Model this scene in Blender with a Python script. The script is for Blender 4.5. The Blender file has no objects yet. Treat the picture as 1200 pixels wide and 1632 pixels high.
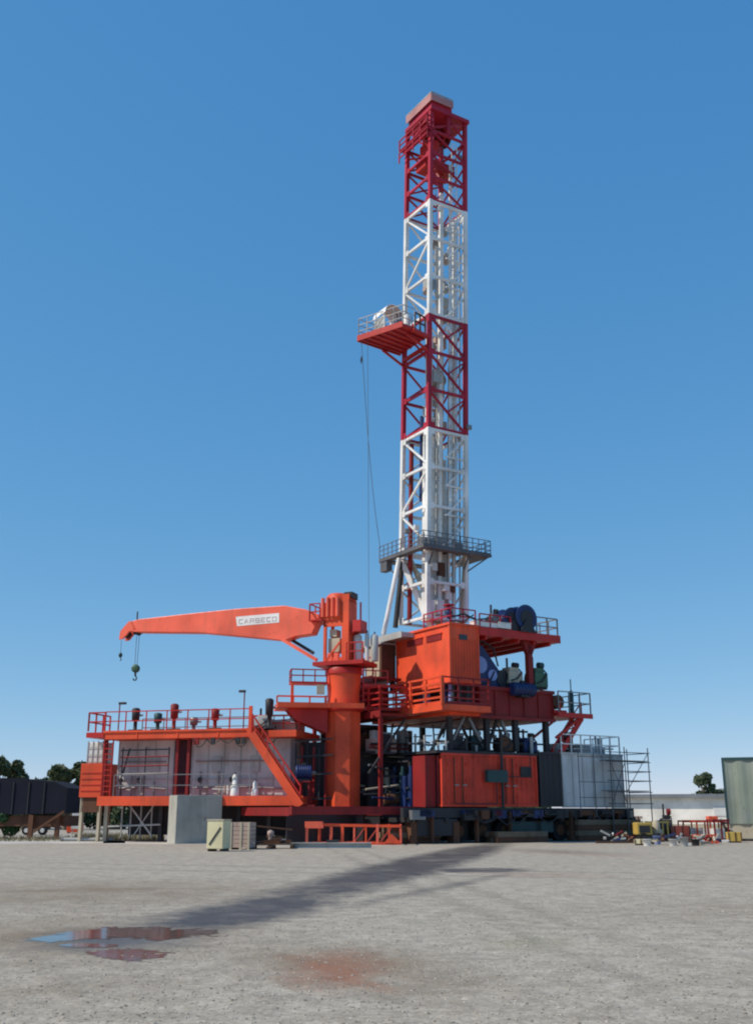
import bpy, bmesh, math, random
from mathutils import Vector, Matrix
from math import sin, cos, tan, atan, radians as R, pi
rnd = random.Random(7)

# ------------------------------------------------------------------ camera, sky, sun, exposure
sc = bpy.context.scene
FPX, CXP, CYP, HOR, EYE = 1650.0, 600.0, 816.0, 1293.0, 1.5
PITCH = atan((HOR - CYP) / FPX)
cd = bpy.data.cameras.new('camera'); cam = bpy.data.objects.new('camera', cd)
sc.collection.objects.link(cam); sc.camera = cam
cam.location = (0, 0, EYE); cam.rotation_euler = (pi / 2 + PITCH, 0, 0)
cd.sensor_fit = 'VERTICAL'; cd.sensor_height = 36.0; cd.lens = 36.0 * FPX / 1632.0
cd.clip_start = 0.1; cd.clip_end = 5000
SUN_EL, SUN_AZ = R(47), math.atan2(-0.955, -0.295)      # azimuth measured from +Y towards +X
w = bpy.data.worlds.new('World'); sc.world = w; w.use_nodes = True
nt = w.node_tree; bg = nt.nodes['Background']
sky = nt.nodes.new('ShaderNodeTexSky'); sky.sky_type = 'NISHITA'; sky.sun_disc = False
sky.sun_elevation = SUN_EL; sky.sun_rotation = SUN_AZ
sky.air_density = 0.6; sky.dust_density = 0.0; sky.ozone_density = 3.0; sky.altitude = 0
spl = nt.nodes.new('ShaderNodeSeparateColor'); cmb = nt.nodes.new('ShaderNodeCombineColor'); nt.links.new(sky.outputs[0], spl.inputs[0])
for i, (gain, gam) in enumerate(((1.20, 0.90), (2.52, 0.50), (4.42, 0.29))):      # the camera's tone curve, per channel
    pw = nt.nodes.new('ShaderNodeMath'); pw.operation = 'POWER'; pw.inputs[1].default_value = gam; nt.links.new(spl.outputs[i], pw.inputs[0])
    ml = nt.nodes.new('ShaderNodeMath'); ml.operation = 'MULTIPLY'; ml.inputs[1].default_value = gain; nt.links.new(pw.outputs[0], ml.inputs[0]); nt.links.new(ml.outputs[0], cmb.inputs[i])
nt.links.new(cmb.outputs[0], bg.inputs[0]); bg.inputs[1].default_value = 0.10
sd = bpy.data.lights.new('sun', 'SUN'); sun = bpy.data.objects.new('sun', sd)
sc.collection.objects.link(sun)
sd.energy = 4.1; sd.angle = R(0.5); sd.color = (1.0, 0.89, 0.74)
sv = Vector((sin(SUN_AZ) * cos(SUN_EL), cos(SUN_AZ) * cos(SUN_EL), sin(SUN_EL)))
sun.rotation_euler = sv.to_track_quat('Z', 'Y').to_euler()
sc.view_settings.view_transform = 'Standard'; sc.view_settings.look = 'None'
sc.view_settings.exposure = 0.0; sc.view_settings.gamma = 1.0
sc.render.engine = 'CYCLES'; sc.cycles.max_bounces = 6; sc.cycles.filter_width = 2.1

# ------------------------------------------------------------------ measuring helpers
def ray(x, y):
    a, b = (x - CXP) / FPX, (CYP - y) / FPX
    return Vector((a, cos(PITCH) - b * sin(PITCH), sin(PITCH) + b * cos(PITCH)))
def at(x, y, Y):
    d = ray(x, y); return Vector((0, 0, EYE)) + d * (Y / d.y)
def gp(x, y):
    d = ray(x, y); return Vector((0, 0, EYE)) + d * (-EYE / d.z)
class Frame:
    """a local frame: u to the right, v to the back, z up, turned by a"""
    def __init__(s, o, a):
        s.o = Vector((o[0], o[1], 0)); s.a = a
        s.U = Vector((cos(a), sin(a), 0)); s.V = Vector((-sin(a), cos(a), 0))
    def w(s, u, v, z): return s.o + s.U * u + s.V * v + Vector((0, 0, z))
    def _hit(s, x, y, n, k):
        d = ray(x, y); c = Vector((0, 0, EYE)); t = (k - (c - s.o).dot(n)) / d.dot(n)
        return c + d * t - s.o
    def pv(s, x, y, v=0.0):
        p = s._hit(x, y, s.V, v); return p.dot(s.U), p.z
    def pu(s, x, y, u=0.0):
        p = s._hit(x, y, s.U, u); return p.dot(s.V), p.z

# ------------------------------------------------------------------ mesh builder
EACH = {'foot', 'bracket', 'leg', 'base_leg', 'brace', 'batten', 'bearer', 'hand_wheel', 'lifting_eye', 'guard', 'jack', 'front_strut', 'offcut', 'loose_board', 'upright', 'clamp'}
class MB:
    def __init__(s, off=None): s.v = []; s.f = []; s.sm = []; s.off = off; s.pc = []
    def add(s, vs, fs, smooth=False, new=True):
        if new: s.pc.append((len(s.v), len(s.f)))
        n = len(s.v); s.v += [tuple(q) for q in vs] if s.off is None else [tuple(Vector(q) + s.off) for q in vs]
        s.f += [tuple(i + n for i in f) for f in fs]; s.sm += [smooth] * len(fs)
        return s
    def box(s, x0, x1, y0, y1, z0, z1, b=0.0):
        if b <= 0:
            vs = [(x, y, z) for z in (z0, z1) for y in (y0, y1) for x in (x0, x1)]
            return s.add(vs, [(0, 2, 3, 1), (4, 5, 7, 6), (0, 1, 5, 4), (2, 6, 7, 3), (0, 4, 6, 2), (1, 3, 7, 5)])
        bm = bmesh.new(); bmesh.ops.create_cube(bm, size=1)
        for q in bm.verts:
            q.co = Vector(((x0 + x1) / 2 + q.co.x * (x1 - x0), (y0 + y1) / 2 + q.co.y * (y1 - y0), (z0 + z1) / 2 + q.co.z * (z1 - z0)))
        bmesh.ops.bevel(bm, geom=bm.edges[:], offset=b, segments=2, profile=0.6, affect='EDGES')
        bm.verts.index_update()
        s.add([q.co for q in bm.verts], [[q.index for q in f.verts] for f in bm.faces]); bm.free(); return s
    def _basis(s, p, q):
        d = (q - p); L = d.length; d = d / L
        up = Vector((0, 0, 1)) if abs(d.z) < 0.95 else Vector((0, 1, 0))
        a = d.cross(up).normalized(); b = a.cross(d).normalized(); return d, a, b
    def bar(s, p, q, wd, h=None):
        p, q = Vector(p), Vector(q); h = h or wd
        d, a, b = s._basis(p, q)
        vs = [e + a * (i * wd / 2) + b * (j * h / 2) for e in (p, q) for i, j in ((-1, -1), (1, -1), (1, 1), (-1, 1))]
        return s.add(vs, [(0, 1, 2, 3), (7, 6, 5, 4), (0, 4, 5, 1), (1, 5, 6, 2), (2, 6, 7, 3), (3, 7, 4, 0)])
    def tube(s, p, q, r, n=10, r2=None):
        p, q = Vector(p), Vector(q); r2 = r if r2 is None else r2
        d, a, b = s._basis(p, q)
        vs = [e + (a * cos(2 * pi * k / n) + b * sin(2 * pi * k / n)) * rr for e, rr in ((p, r), (q, r2)) for k in range(n)]
        s.add(vs, [(k, (k + 1) % n, n + (k + 1) % n, n + k) for k in range(n)], True)
        return s.add(vs, [tuple(range(n - 1, -1, -1)), tuple(range(n, 2 * n))], new=False)
    def lathe(s, o, prof, n=16, ax='z'):
        o = Vector(o); vs = []
        for r, h in prof:
            for k in range(n):
                c, e = r * cos(2 * pi * k / n), r * sin(2 * pi * k / n)
                vs.append(o + (Vector((c, e, h)) if ax == 'z' else Vector((h, c, e)) if ax == 'x' else Vector((e, h, c))))
        fs = [(i * n + k, i * n + (k + 1) % n, (i + 1) * n + (k + 1) % n, (i + 1) * n + k) for i in range(len(prof) - 1) for k in range(n)]
        s.add(vs, fs, True); m = len(prof) - 1
        return s.add(vs, [tuple(range(n - 1, -1, -1)), tuple(m * n + k for k in range(n))], new=False)
    def prism(s, pts, vec):
        pts = [Vector(p) for p in pts]; vec = Vector(vec); n = len(pts)
        vs = pts + [p + vec for p in pts]
        return s.add(vs, [tuple(range(n - 1, -1, -1)), tuple(range(n, 2 * n))] + [(k, (k + 1) % n, n + (k + 1) % n, n + k) for k in range(n)])
    def path(s, pts, r, n=6):
        for i in range(len(pts) - 1): s.tube(pts[i], pts[i + 1], r, n)
        return s
    def rail(s, pts, h=1.1, gap=1.3, r=0.03, mids=1, toe=0.0):
        """guard rail along a polyline: posts, top rail, mid rails, toe board"""
        pts = [Vector(p) for p in pts]
        for i in range(len(pts) - 1):
            p, q = pts[i], pts[i + 1]; n = max(1, round((q - p).length / gap))
            for k in range(n + 1):
                e = p.lerp(q, k / n); s.bar(e, e + Vector((0, 0, h)), r * 2)
            for m in range(mids + 1):
                z = Vector((0, 0, h * (m + 1) / (mids + 1))); s.bar(p + z, q + z, r * 2)
            if toe: s.bar(p + Vector((0, 0, toe / 2 + .01)), q + Vector((0, 0, toe / 2 + .01)), 0.02, toe)
        return s
    def corr(s, u0, u1, z0, z1, v, pitch=0.34, dep=0.08, axis='u'):
        """corrugated sheet with thickness behind it"""
        pr = []; x = u0; k = 0
        while x < u1 - 1e-6:
            for fx, d in ((0, 0), (.25, 1), (.5, 1), (.75, 0)):
                xx = x + fx * pitch
                if xx < u1: pr.append((xx, d * dep))
            x += pitch
        pr.append((u1, 0))
        vs = []
        for (x, d) in pr:
            for z in (z0, z1):
                vs.append((x, v + d, z) if axis == 'u' else (v + d, x, z))
        n = len(pr)
        s.add(vs, [(2 * i, 2 * i + 2, 2 * i + 3, 2 * i + 1) for i in range(n - 1)])
        return s
    def build(s, name, m, parent=None, kind=None):
        if name in EACH and len(s.pc) > 1:                      # every foot, leg, bracket ... is an object of its own
            ends = s.pc[1:] + [(len(s.v), len(s.f))]; o = None
            for (v0, f0), (v1, f1) in zip(s.pc, ends):
                q = MB(); q.v = s.v[v0:v1]; q.f = [tuple(i - v0 for i in f) for f in s.f[f0:f1]]; q.sm = s.sm[f0:f1]; q.pc = [(0, 0)]; o = q.build(name, m, parent, kind)
            return o
        me = bpy.data.meshes.new(name); me.from_pydata(s.v, [], s.f); me.materials.append(m)
        me.polygons.foreach_set('use_smooth', s.sm); me.update()
        o = bpy.data.objects.new(name, me); sc.collection.objects.link(o)
        if parent: o.parent = parent
        if kind: o['kind'] = kind
        return o

def tag(o, label=None, cat=None, group=None, kind=None):
    if label: o['label'] = label
    if cat: o['category'] = cat
    if group: o['group'] = group
    if kind: o['kind'] = kind
    return o
def thing(name, label, cat, fr_or_loc, group=None, rz=0.0, pos=None):
    o = bpy.data.objects.new(name, None); sc.collection.objects.link(o); o.empty_display_size = 0.3
    if isinstance(fr_or_loc, Frame):
        o.location = fr_or_loc.w(*(pos or (0, 0, 0))); o.rotation_euler = (0, 0, fr_or_loc.a + rz)
    else:
        o.location = fr_or_loc; o.rotation_euler = (0, 0, rz)
    return tag(o, label, cat, group)
def kids(o): return [c for c in bpy.data.objects if c.parent is o]
def copy_tree(o, label=None):
    c = o.copy(); sc.collection.objects.link(c)
    if label: c['label'] = label
    for a in kids(o):
        b = a.copy(); sc.collection.objects.link(b); b.parent = c
        for e in kids(a):
            g = e.copy(); sc.collection.objects.link(g); g.parent = b
    return c

# ------------------------------------------------------------------ materials
def nodes(name):
    m = bpy.data.materials.new(name); m.use_nodes = True
    t = m.node_tree; return m, t, t.nodes['Principled BSDF']
def N(t, kind, **kw):
    n = t.nodes.new(kind)
    for k, v in kw.items():
        if k in n.inputs.keys() if hasattr(n.inputs, 'keys') else False: n.inputs[k].default_value = v
        else: setattr(n, k, v)
    return n
def rgb(c): return (c[0], c[1], c[2], 1)
def paint(name, col, dirt=(0.10, 0.075, 0.05), amount=0.35, rough=0.5, metal=0.0, scale=1.0, streak=True, bump=0.15):
    """weathered paint: broad tone changes, run-down streaks and small grime, in world space"""
    m, t, b = nodes(name); L = t.links
    g = N(t, 'ShaderNodeNewGeometry')
    mp = N(t, 'ShaderNodeMapping'); L.new(g.outputs['Position'], mp.inputs['Vector'])
    mp.inputs['Scale'].default_value = (3.5 * scale, 3.5 * scale, (0.35 if streak else 3.5) * scale)
    n1 = N(t, 'ShaderNodeTexNoise'); n1.inputs['Scale'].default_value = 1.0; n1.inputs['Detail'].default_value = 6
    L.new(mp.outputs[0], n1.inputs['Vector'])
    n2 = N(t, 'ShaderNodeTexNoise'); n2.inputs['Scale'].default_value = 0.9 * scale; n2.inputs['Detail'].default_value = 8
    n2.inputs['Roughness'].default_value = 0.65; L.new(g.outputs['Position'], n2.inputs['Vector'])
    ad = N(t, 'ShaderNodeMath', operation='MULTIPLY'); L.new(n1.outputs[0], ad.inputs[0]); L.new(n2.outputs[0], ad.inputs[1])
    rp = N(t, 'ShaderNodeMapRange'); rp.inputs['From Min'].default_value = 0.22; rp.inputs['From Max'].default_value = 0.45
    rp.inputs['To Min'].default_value = 0.0; rp.inputs['To Max'].default_value = amount
    L.new(ad.outputs[0], rp.inputs['Value'])
    mx = N(t, 'ShaderNodeMix', data_type='RGBA'); mx.inputs[6].default_value = rgb(col); mx.inputs[7].default_value = rgb(dirt)
    L.new(rp.outputs[0], mx.inputs[0])
    n3 = N(t, 'ShaderNodeTexNoise'); n3.inputs['Scale'].default_value = 0.5; L.new(g.outputs['Position'], n3.inputs['Vector'])
    hs = N(t, 'ShaderNodeHueSaturation'); hs.inputs['Saturation'].default_value = 1.0
    r3 = N(t, 'ShaderNodeMapRange'); r3.inputs['From Min'].default_value = .3; r3.inputs['From Max'].default_value = .7
    r3.inputs['To Min'].default_value = .78; r3.inputs['To Max'].default_value = 1.15; L.new(n3.outputs[0], r3.inputs['Value'])
    n4 = N(t, 'ShaderNodeTexNoise'); n4.inputs['Scale'].default_value = 5.0; n4.inputs['Detail'].default_value = 9; n4.inputs['Roughness'].default_value = .7
    mp4 = N(t, 'ShaderNodeMapping'); mp4.inputs['Scale'].default_value = (1, 1, .45); L.new(g.outputs['Position'], mp4.inputs['Vector']); L.new(mp4.outputs[0], n4.inputs['Vector'])
    r4 = N(t, 'ShaderNodeMapRange'); r4.inputs['From Min'].default_value = .60; r4.inputs['From Max'].default_value = .70; r4.inputs['To Max'].default_value = min(.75, amount * 2)
    L.new(n4.outputs[0], r4.inputs['Value'])
    m4 = N(t, 'ShaderNodeMix', data_type='RGBA'); m4.inputs[7].default_value = (col[0] * .28 + .03, col[1] * .28 + .022, col[2] * .25 + .012, 1)
    L.new(r4.outputs[0], m4.inputs[0]); L.new(mx.outputs[2], m4.inputs[6])
    L.new(r3.outputs[0], hs.inputs['Value']); L.new(m4.outputs[2], hs.inputs['Color'])
    L.new(hs.outputs[0], b.inputs['Base Color'])
    r2 = N(t, 'ShaderNodeMapRange'); r2.inputs['To Min'].default_value = rough; r2.inputs['To Max'].default_value = min(1, rough + .3)
    L.new(rp.outputs[0], r2.inputs['Value']); L.new(r2.outputs[0], b.inputs['Roughness'])
    b.inputs['Metallic'].default_value = metal; b.inputs['Specular IOR Level'].default_value = 0.3
    bp = N(t, 'ShaderNodeBump'); bp.inputs['Strength'].default_value = bump; bp.inputs['Distance'].default_value = 0.02
    L.new(n2.outputs[0], bp.inputs['Height']); L.new(bp.outputs[0], b.inputs['Normal'])
    return m
M = {}
M['orange'] = paint('orange_paint', (0.80, 0.095, 0.034), (0.30, 0.075, 0.04), 0.50, 0.5, bump=.3)
M['boom'] = paint('boom_paint', (0.92, 0.155, 0.090), (0.52, 0.13, 0.08), 0.5, 0.38)
M['crimson'] = paint('crimson_paint', (0.42, 0.018, 0.040), (0.10, 0.02, 0.03), 0.3, 0.45)
M['red'] = paint('red_paint', (0.52, 0.030, 0.025), (0.12, 0.03, 0.03), 0.3, 0.45)
M['shadered'] = paint('worn_shaded_orange_red_paint', (0.66, 0.060, 0.030), (0.12, 0.035, 0.03), 0.65, 0.55)  # orange deepened to carry the shade on the container, plus heavy grime
M['deepred'] = paint('dull_red_paint', (0.25, 0.018, 0.018), (0.06, 0.02, 0.02), 0.4, 0.55)
M['mastwhite'] = paint('mast_white_paint', (0.78, 0.78, 0.76), (0.42, 0.38, 0.30), 0.3, 0.4)
M['white'] = paint('white_paint', (0.74, 0.74, 0.72), (0.30, 0.27, 0.22), 0.35, 0.5)
M['greypaint'] = paint('grey_paint', (0.44, 0.45, 0.44), (0.20, 0.18, 0.15), 0.4, 0.5)
M['tank'] = paint('tank_grey_paint', (0.56, 0.57, 0.57), (0.26, 0.23, 0.19), 0.4, 0.5)
M['beige'] = paint('beige_paint', (0.50, 0.44, 0.33), (0.25, 0.2, 0.14), 0.4, 0.6)
M['cream'] = paint('cream_paint', (0.72, 0.66, 0.42), (0.35, 0.28, 0.15), 0.35, 0.6)
M['pinkish'] = paint('faded_pink_board', (0.50, 0.37, 0.31), (0.25, 0.2, 0.16), 0.4, 0.8)
M['fadedpink'] = paint('faded_pink_lettering', (0.78, 0.67, 0.65), (0.66, 0.56, 0.54), 0.3, 0.6)
M['platewhite'] = paint('clean_white_paint', (0.88, 0.87, 0.85), (0.7, 0.66, 0.62), 0.15, 0.4)
M['crownpink'] = paint('faded_crown_paint', (0.50, 0.24, 0.23), (0.35, 0.15, 0.15), 0.4, 0.6)
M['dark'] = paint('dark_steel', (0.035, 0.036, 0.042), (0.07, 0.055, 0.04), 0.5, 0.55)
M['rust'] = paint('rusty_steel', (0.12, 0.055, 0.032), (0.05, 0.035, 0.03), 0.6, 0.8)
M['blue'] = paint('dark_blue_paint', (0.018, 0.038, 0.13), (0.04, 0.035, 0.04), 0.35, 0.4)
M['lightblue'] = paint('light_blue_paint', (0.25, 0.33, 0.62), (0.1, 0.1, 0.15), 0.3, 0.5)
M['green'] = paint('dull_green_paint', (0.06, 0.14, 0.09), (0.04, 0.05, 0.04), 0.4, 0.5)
M['yellow'] = paint('yellow_paint', (0.55, 0.38, 0.09), (0.2, 0.12, 0.05), 0.35, 0.5)
M['steel'] = paint('worn_galvanised_steel', (0.24, 0.245, 0.25), (0.12, 0.11, 0.1), 0.4, 0.45, metal=0.4)
M['cable'] = paint('wire_rope', (0.12, 0.12, 0.13), (0.06, 0.06, 0.06), 0.4, 0.6)
M['timber'] = paint('weathered_timber', (0.17, 0.13, 0.09), (0.07, 0.055, 0.04), 0.6, 0.85, streak=False, scale=2, bump=.5)
M['concrete'] = paint('pale_concrete', (0.44, 0.43, 0.38), (0.22, 0.21, 0.18), 0.45, 0.85, scale=1.6, bump=.4)
M['rubber'] = paint('tyre_rubber', (0.02, 0.02, 0.022), (0.07, 0.06, 0.05), 0.5, 0.85)
M['navy'] = paint('navy_tarp', (0.009, 0.012, 0.025), (0.02, 0.02, 0.022), 0.4, 0.95)
M['greengrey'] = paint('green_grey_sheet', (0.25, 0.29, 0.235), (0.31, 0.33, 0.33), 0.7, 0.55)
M['wall'] = paint('white_render', (0.86, 0.82, 0.75), (0.6, 0.55, 0.47), 0.3, 0.85)
M['roofgrey'] = paint('roof_sheet', (0.22, 0.24, 0.26), (0.12, 0.12, 0.12), 0.3, 0.6)
M['teal'] = paint('dark_teal_paint', (0.025, 0.07, 0.075), (0.04, 0.04, 0.04), 0.4, 0.5)
m, t, b = nodes('window_glass'); b.inputs['Base Color'].default_value = (0.03, 0.04, 0.05, 1); b.inputs['Roughness'].default_value = 0.08
M['glass'] = m
M['purple'] = paint('dark_purple_red_paint', (0.055, 0.012, 0.022), (0.03, 0.02, 0.02), .4, .6)
m, t, b = nodes('puddle_water'); b.inputs['Base Color'].default_value = (0.10, 0.08, 0.06, 1); b.inputs['Roughness'].default_value = 0.09
b.inputs['IOR'].default_value = 1.33
nn = N(t, 'ShaderNodeTexNoise'); nn.inputs['Scale'].default_value = 3.0; g = N(t, 'ShaderNodeNewGeometry')
t.links.new(g.outputs['Position'], nn.inputs['Vector'])
bp = N(t, 'ShaderNodeBump'); bp.inputs['Strength'].default_value = .12; bp.inputs['Distance'].default_value = .01
t.links.new(nn.outputs[0], bp.inputs['Height']); t.links.new(bp.outputs[0], b.inputs['Normal'])
da = N(t, 'ShaderNodeAttribute'); da.attribute_name = 'depth'; dr = N(t, 'ShaderNodeMapRange'); dr.inputs['From Min'].default_value = 0.02; dr.inputs['From Max'].default_value = 0.28; dr.interpolation_type = 'SMOOTHSTEP'
t.links.new(da.outputs['Fac'], dr.inputs['Value']); t.links.new(dr.outputs[0], b.inputs['Alpha'])
M['water'] = m

def leafmat(name, c1, c2):
    m, t, b = nodes(name); g = N(t, 'ShaderNodeNewGeometry')
    n = N(t, 'ShaderNodeTexNoise'); n.inputs['Scale'].default_value = 0.8; n.inputs['Detail'].default_value = 6
    t.links.new(g.outputs['Position'], n.inputs['Vector'])
    r = N(t, 'ShaderNodeMapRange'); r.inputs['From Min'].default_value = .35; r.inputs['From Max'].default_value = .65
    mx = N(t, 'ShaderNodeMix', data_type='RGBA'); mx.inputs[6].default_value = rgb(c1); mx.inputs[7].default_value = rgb(c2)
    t.links.new(n.outputs[0], r.inputs['Value']); t.links.new(r.outputs[0], mx.inputs[0]); t.links.new(mx.outputs[2], b.inputs['Base Color'])
    b.inputs['Roughness'].default_value = 0.6; return m
M['leaf_dark'] = leafmat('dark_leaves', (0.025, 0.045, 0.018), (0.06, 0.09, 0.035))
M['leaf_mid'] = leafmat('olive_leaves', (0.06, 0.085, 0.035), (0.12, 0.14, 0.06))
M['leaf_green'] = leafmat('green_leaves', (0.02, 0.07, 0.025), (0.05, 0.13, 0.045))
M['dry'] = leafmat('dry_weeds', (0.12, 0.12, 0.06), (0.26, 0.22, 0.13))

# ground material: pale crushed stone with tracks, a wet run-off trail and a red stain of their own shape
def ground_mat():
    m, t, b = nodes('gravel_ground'); L = t.links
    g = N(t, 'ShaderNodeNewGeometry')
    def noise(sc_, det=5, rough=.6, src=None):
        n = N(t, 'ShaderNodeTexNoise'); n.inputs['Scale'].default_value = sc_; n.inputs['Detail'].default_value = det
        n.inputs['Roughness'].default_value = rough; L.new(src or g.outputs['Position'], n.inputs['Vector']); return n
    def rng(src, a, c, lo=0.0, hi=1.0):
        r = N(t, 'ShaderNodeMapRange'); r.inputs['From Min'].default_value = a; r.inputs['From Max'].default_value = c
        r.inputs['To Min'].default_value = lo; r.inputs['To Max'].default_value = hi; L.new(src, r.inputs['Value']); return r.outputs[0]
    def mix(f, c1, c2, mode='MIX'):
        x = N(t, 'ShaderNodeMix', data_type='RGBA', blend_type=mode)
        if isinstance(f, float): x.inputs[0].default_value = f
        else: L.new(f, x.inputs[0])
        for i, c in ((6, c1), (7, c2)):
            if isinstance(c, tuple): x.inputs[i].default_value = rgb(c)
            else: L.new(c, x.inputs[i])
        return x.outputs[2]
    def mul(a, c):
        x = N(t, 'ShaderNodeMath', operation='MULTIPLY')
        for i, q in enumerate((a, c)):
            if isinstance(q, float): x.inputs[i].default_value = q
            else: L.new(q, x.inputs[i])
        return x.outputs[0]
    def mxm(a, c):
        x = N(t, 'ShaderNodeMath', operation='MAXIMUM'); L.new(a, x.inputs[0]); L.new(c, x.inputs[1]); return x.outputs[0]
    # warped position so edges of stains break up
    wn = noise(0.9, 6); sb = N(t, 'ShaderNodeVectorMath', operation='SUBTRACT'); L.new(wn.outputs['Color'], sb.inputs[0]); sb.inputs[1].default_value = (.5, .5, .5)
    sm = N(t, 'ShaderNodeVectorMath', operation='SCALE'); L.new(sb.outputs[0], sm.inputs[0]); sm.inputs['Scale'].default_value = 0.95
    wp = N(t, 'ShaderNodeVectorMath', operation='ADD'); L.new(g.outputs['Position'], wp.inputs[0]); L.new(sm.outputs[0], wp.inputs[1])
    grain = rng(noise(3.2, 9, .75).outputs[0], .25, .75, -.30, .30)
    def blob(p, q, wid, soft=1.0):
        """a stain along p-q (pixels on the ground) of half width wid"""
        a, c = gp(*p), gp(*q); d = c - a; mid = (a + c) / 2
        mp = N(t, 'ShaderNodeMapping', vector_type='TEXTURE'); L.new(wp.outputs[0], mp.inputs['Vector'])
        mp.inputs['Location'].default_value = mid; mp.inputs['Rotation'].default_value = (0, 0, math.atan2(d.y, d.x))
        mp.inputs['Scale'].default_value = (d.length / 2, wid, 1000)
        ln = N(t, 'ShaderNodeVectorMath', operation='LENGTH'); L.new(mp.outputs[0], ln.inputs[0])
        ad = N(t, 'ShaderNodeMath', operation='ADD'); L.new(ln.outputs['Value'], ad.inputs[0]); L.new(grain, ad.inputs[1])
        return rng(ad.outputs[0], 1.0 + soft * .35, 1.0 - soft * .65, 0, 1)
    big = noise(0.06, 5); med = noise(0.5, 8, .7); fine = noise(9, 6, .75); peb = noise(34, 3, .7)
    col = mix(rng(big.outputs[0], .35, .65), (0.355, 0.298, 0.220), (0.450, 0.390, 0.300))
    col = mix(rng(med.outputs[0], .40, .68, 0, .55), col, (0.27, 0.245, 0.205))
    col = mix(rng(fine.outputs[0], .40, .62, 0, .7), col, (0.48, 0.445, 0.375))
    col = mix(rng(peb.outputs[0], .52, .75, 0, .45), col, (0.17, 0.155, 0.13))
    m2 = noise(2.6, 6, .7); col = mix(rng(m2.outputs[0], .45, .62, 0, .75), col, (0.225, 0.195, 0.15)); col = mix(rng(m2.outputs[0], .48, .32, 0, .6), col, (0.50, 0.46, 0.385))
    vo = N(t, 'ShaderNodeTexVoronoi'); vo.inputs['Scale'].default_value = 26; L.new(g.outputs['Position'], vo.inputs['Vector'])
    g2 = noise(15, 4, .8); col = mix(rng(g2.outputs[0], .47, .60, 0, .55), col, (0.20, 0.175, 0.14)); col = mix(rng(g2.outputs[0], .44, .34, 0, .6), col, (0.56, 0.52, 0.44))
    col = mix(0.22, col, mix(rng(vo.outputs['Color'], .1, .9), (0.22, 0.195, 0.155), (0.58, 0.54, 0.47)))
    # brownish earth near the puddle and to its left
    br = mxm(blob((-120, 1478), (330, 1512), 2.6, 1.3), blob((400, 1548), (700, 1528), 2.1, 1.1))
    br = mxm(br, mul(blob((-200, 1425), (460, 1418), 3.6, 1.2), .95)); br = mxm(br, mul(blob((-100, 1590), (260, 1560), .8, 1.3), .6)); br = mxm(br, mul(blob((900, 1460), (1500, 1440), 2.0, 1.3), .45))
    col = mix(mul(br, rng(noise(.8, 6).outputs[0], .3, .6, .25, .8)), col, (0.185, 0.138, 0.088))
    rs = mxm(blob((488, 1550), (575, 1545), 1.25, .9), mul(blob((520, 1575), (550, 1515), .5, 1.0), .8))
    col = mix(mul(rs, .85), col, (0.265, 0.120, 0.070))
    far_red = mxm(blob((760, 1392), (960, 1396), 1.0, 1.3), blob((830, 1355), (1010, 1366), 1.2, 1.3))
    col = mix(mul(far_red, .45), col, (0.30, 0.19, 0.14))
    gr = blob((780, 1500), (900, 1505), .7, 1.4)
    col = mix(mul(gr, .5), col, (0.25, 0.24, 0.15))
    # the run-off trail: dark, damp, in two or three strands
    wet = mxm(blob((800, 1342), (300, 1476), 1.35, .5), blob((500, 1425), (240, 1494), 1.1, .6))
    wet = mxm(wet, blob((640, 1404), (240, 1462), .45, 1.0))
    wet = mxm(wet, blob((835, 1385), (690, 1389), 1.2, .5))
    tracks = mxm(mul(blob((1500, 1400), (-100, 1372), .35, 1.2), .35), mul(blob((1500, 1410), (-100, 1380), .35, 1.2), .35))
    tracks = mxm(tracks, mxm(mul(blob((1400, 1640), (560, 1350), .22, 1.2), .4), mul(blob((1180, 1640), (520, 1350), .22, 1.2), .4)))
    col = mix(tracks, col, (0.17, 0.15, 0.12))
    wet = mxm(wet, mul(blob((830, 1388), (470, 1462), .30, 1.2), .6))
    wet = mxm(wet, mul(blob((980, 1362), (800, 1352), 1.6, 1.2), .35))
    pud = blob((60, 1500), (320, 1494), 1.25, .9)
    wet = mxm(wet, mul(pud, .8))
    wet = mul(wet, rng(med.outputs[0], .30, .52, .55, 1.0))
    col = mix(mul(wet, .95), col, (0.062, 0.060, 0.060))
    hs = N(t, 'ShaderNodeHueSaturation'); hs.inputs['Value'].default_value = 1.0; L.new(col, hs.inputs['Color'])
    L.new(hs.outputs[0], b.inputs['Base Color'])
    rr_ = N(t, 'ShaderNodeMath', operation='SUBTRACT'); L.new(rng(wet, 0, 1, .92, .6), rr_.inputs[0]); L.new(mul(pud, .22), rr_.inputs[1]); L.new(rr_.outputs[0], b.inputs['Roughness'])
    b.inputs['Specular IOR Level'].default_value = .3
    h1 = mix(.5, fine.outputs['Color'], peb.outputs['Color'])
    bp = N(t, 'ShaderNodeBump'); bp.inputs['Strength'].default_value = .5; bp.inputs['Distance'].default_value = .03
    b2 = N(t, 'ShaderNodeBump'); b2.inputs['Strength'].default_value = .6; b2.inputs['Distance'].default_value = .12
    L.new(noise(1.3, 4, .6).outputs[0], b2.inputs['Height']); L.new(b2.outputs[0], bp.inputs['Normal'])
    L.new(h1, bp.inputs['Height']); L.new(bp.outputs[0], b.inputs['Normal'])
    return m

# ------------------------------------------------------------------ the setting
gx = MB()
S = 2500
gx.add([(-S, -S, 0), (S, -S, 0), (S, S, 0), (-S, S, 0)], [(0, 1, 2, 3)])
gx.build('ground', ground_mat(), kind='structure')

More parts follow.
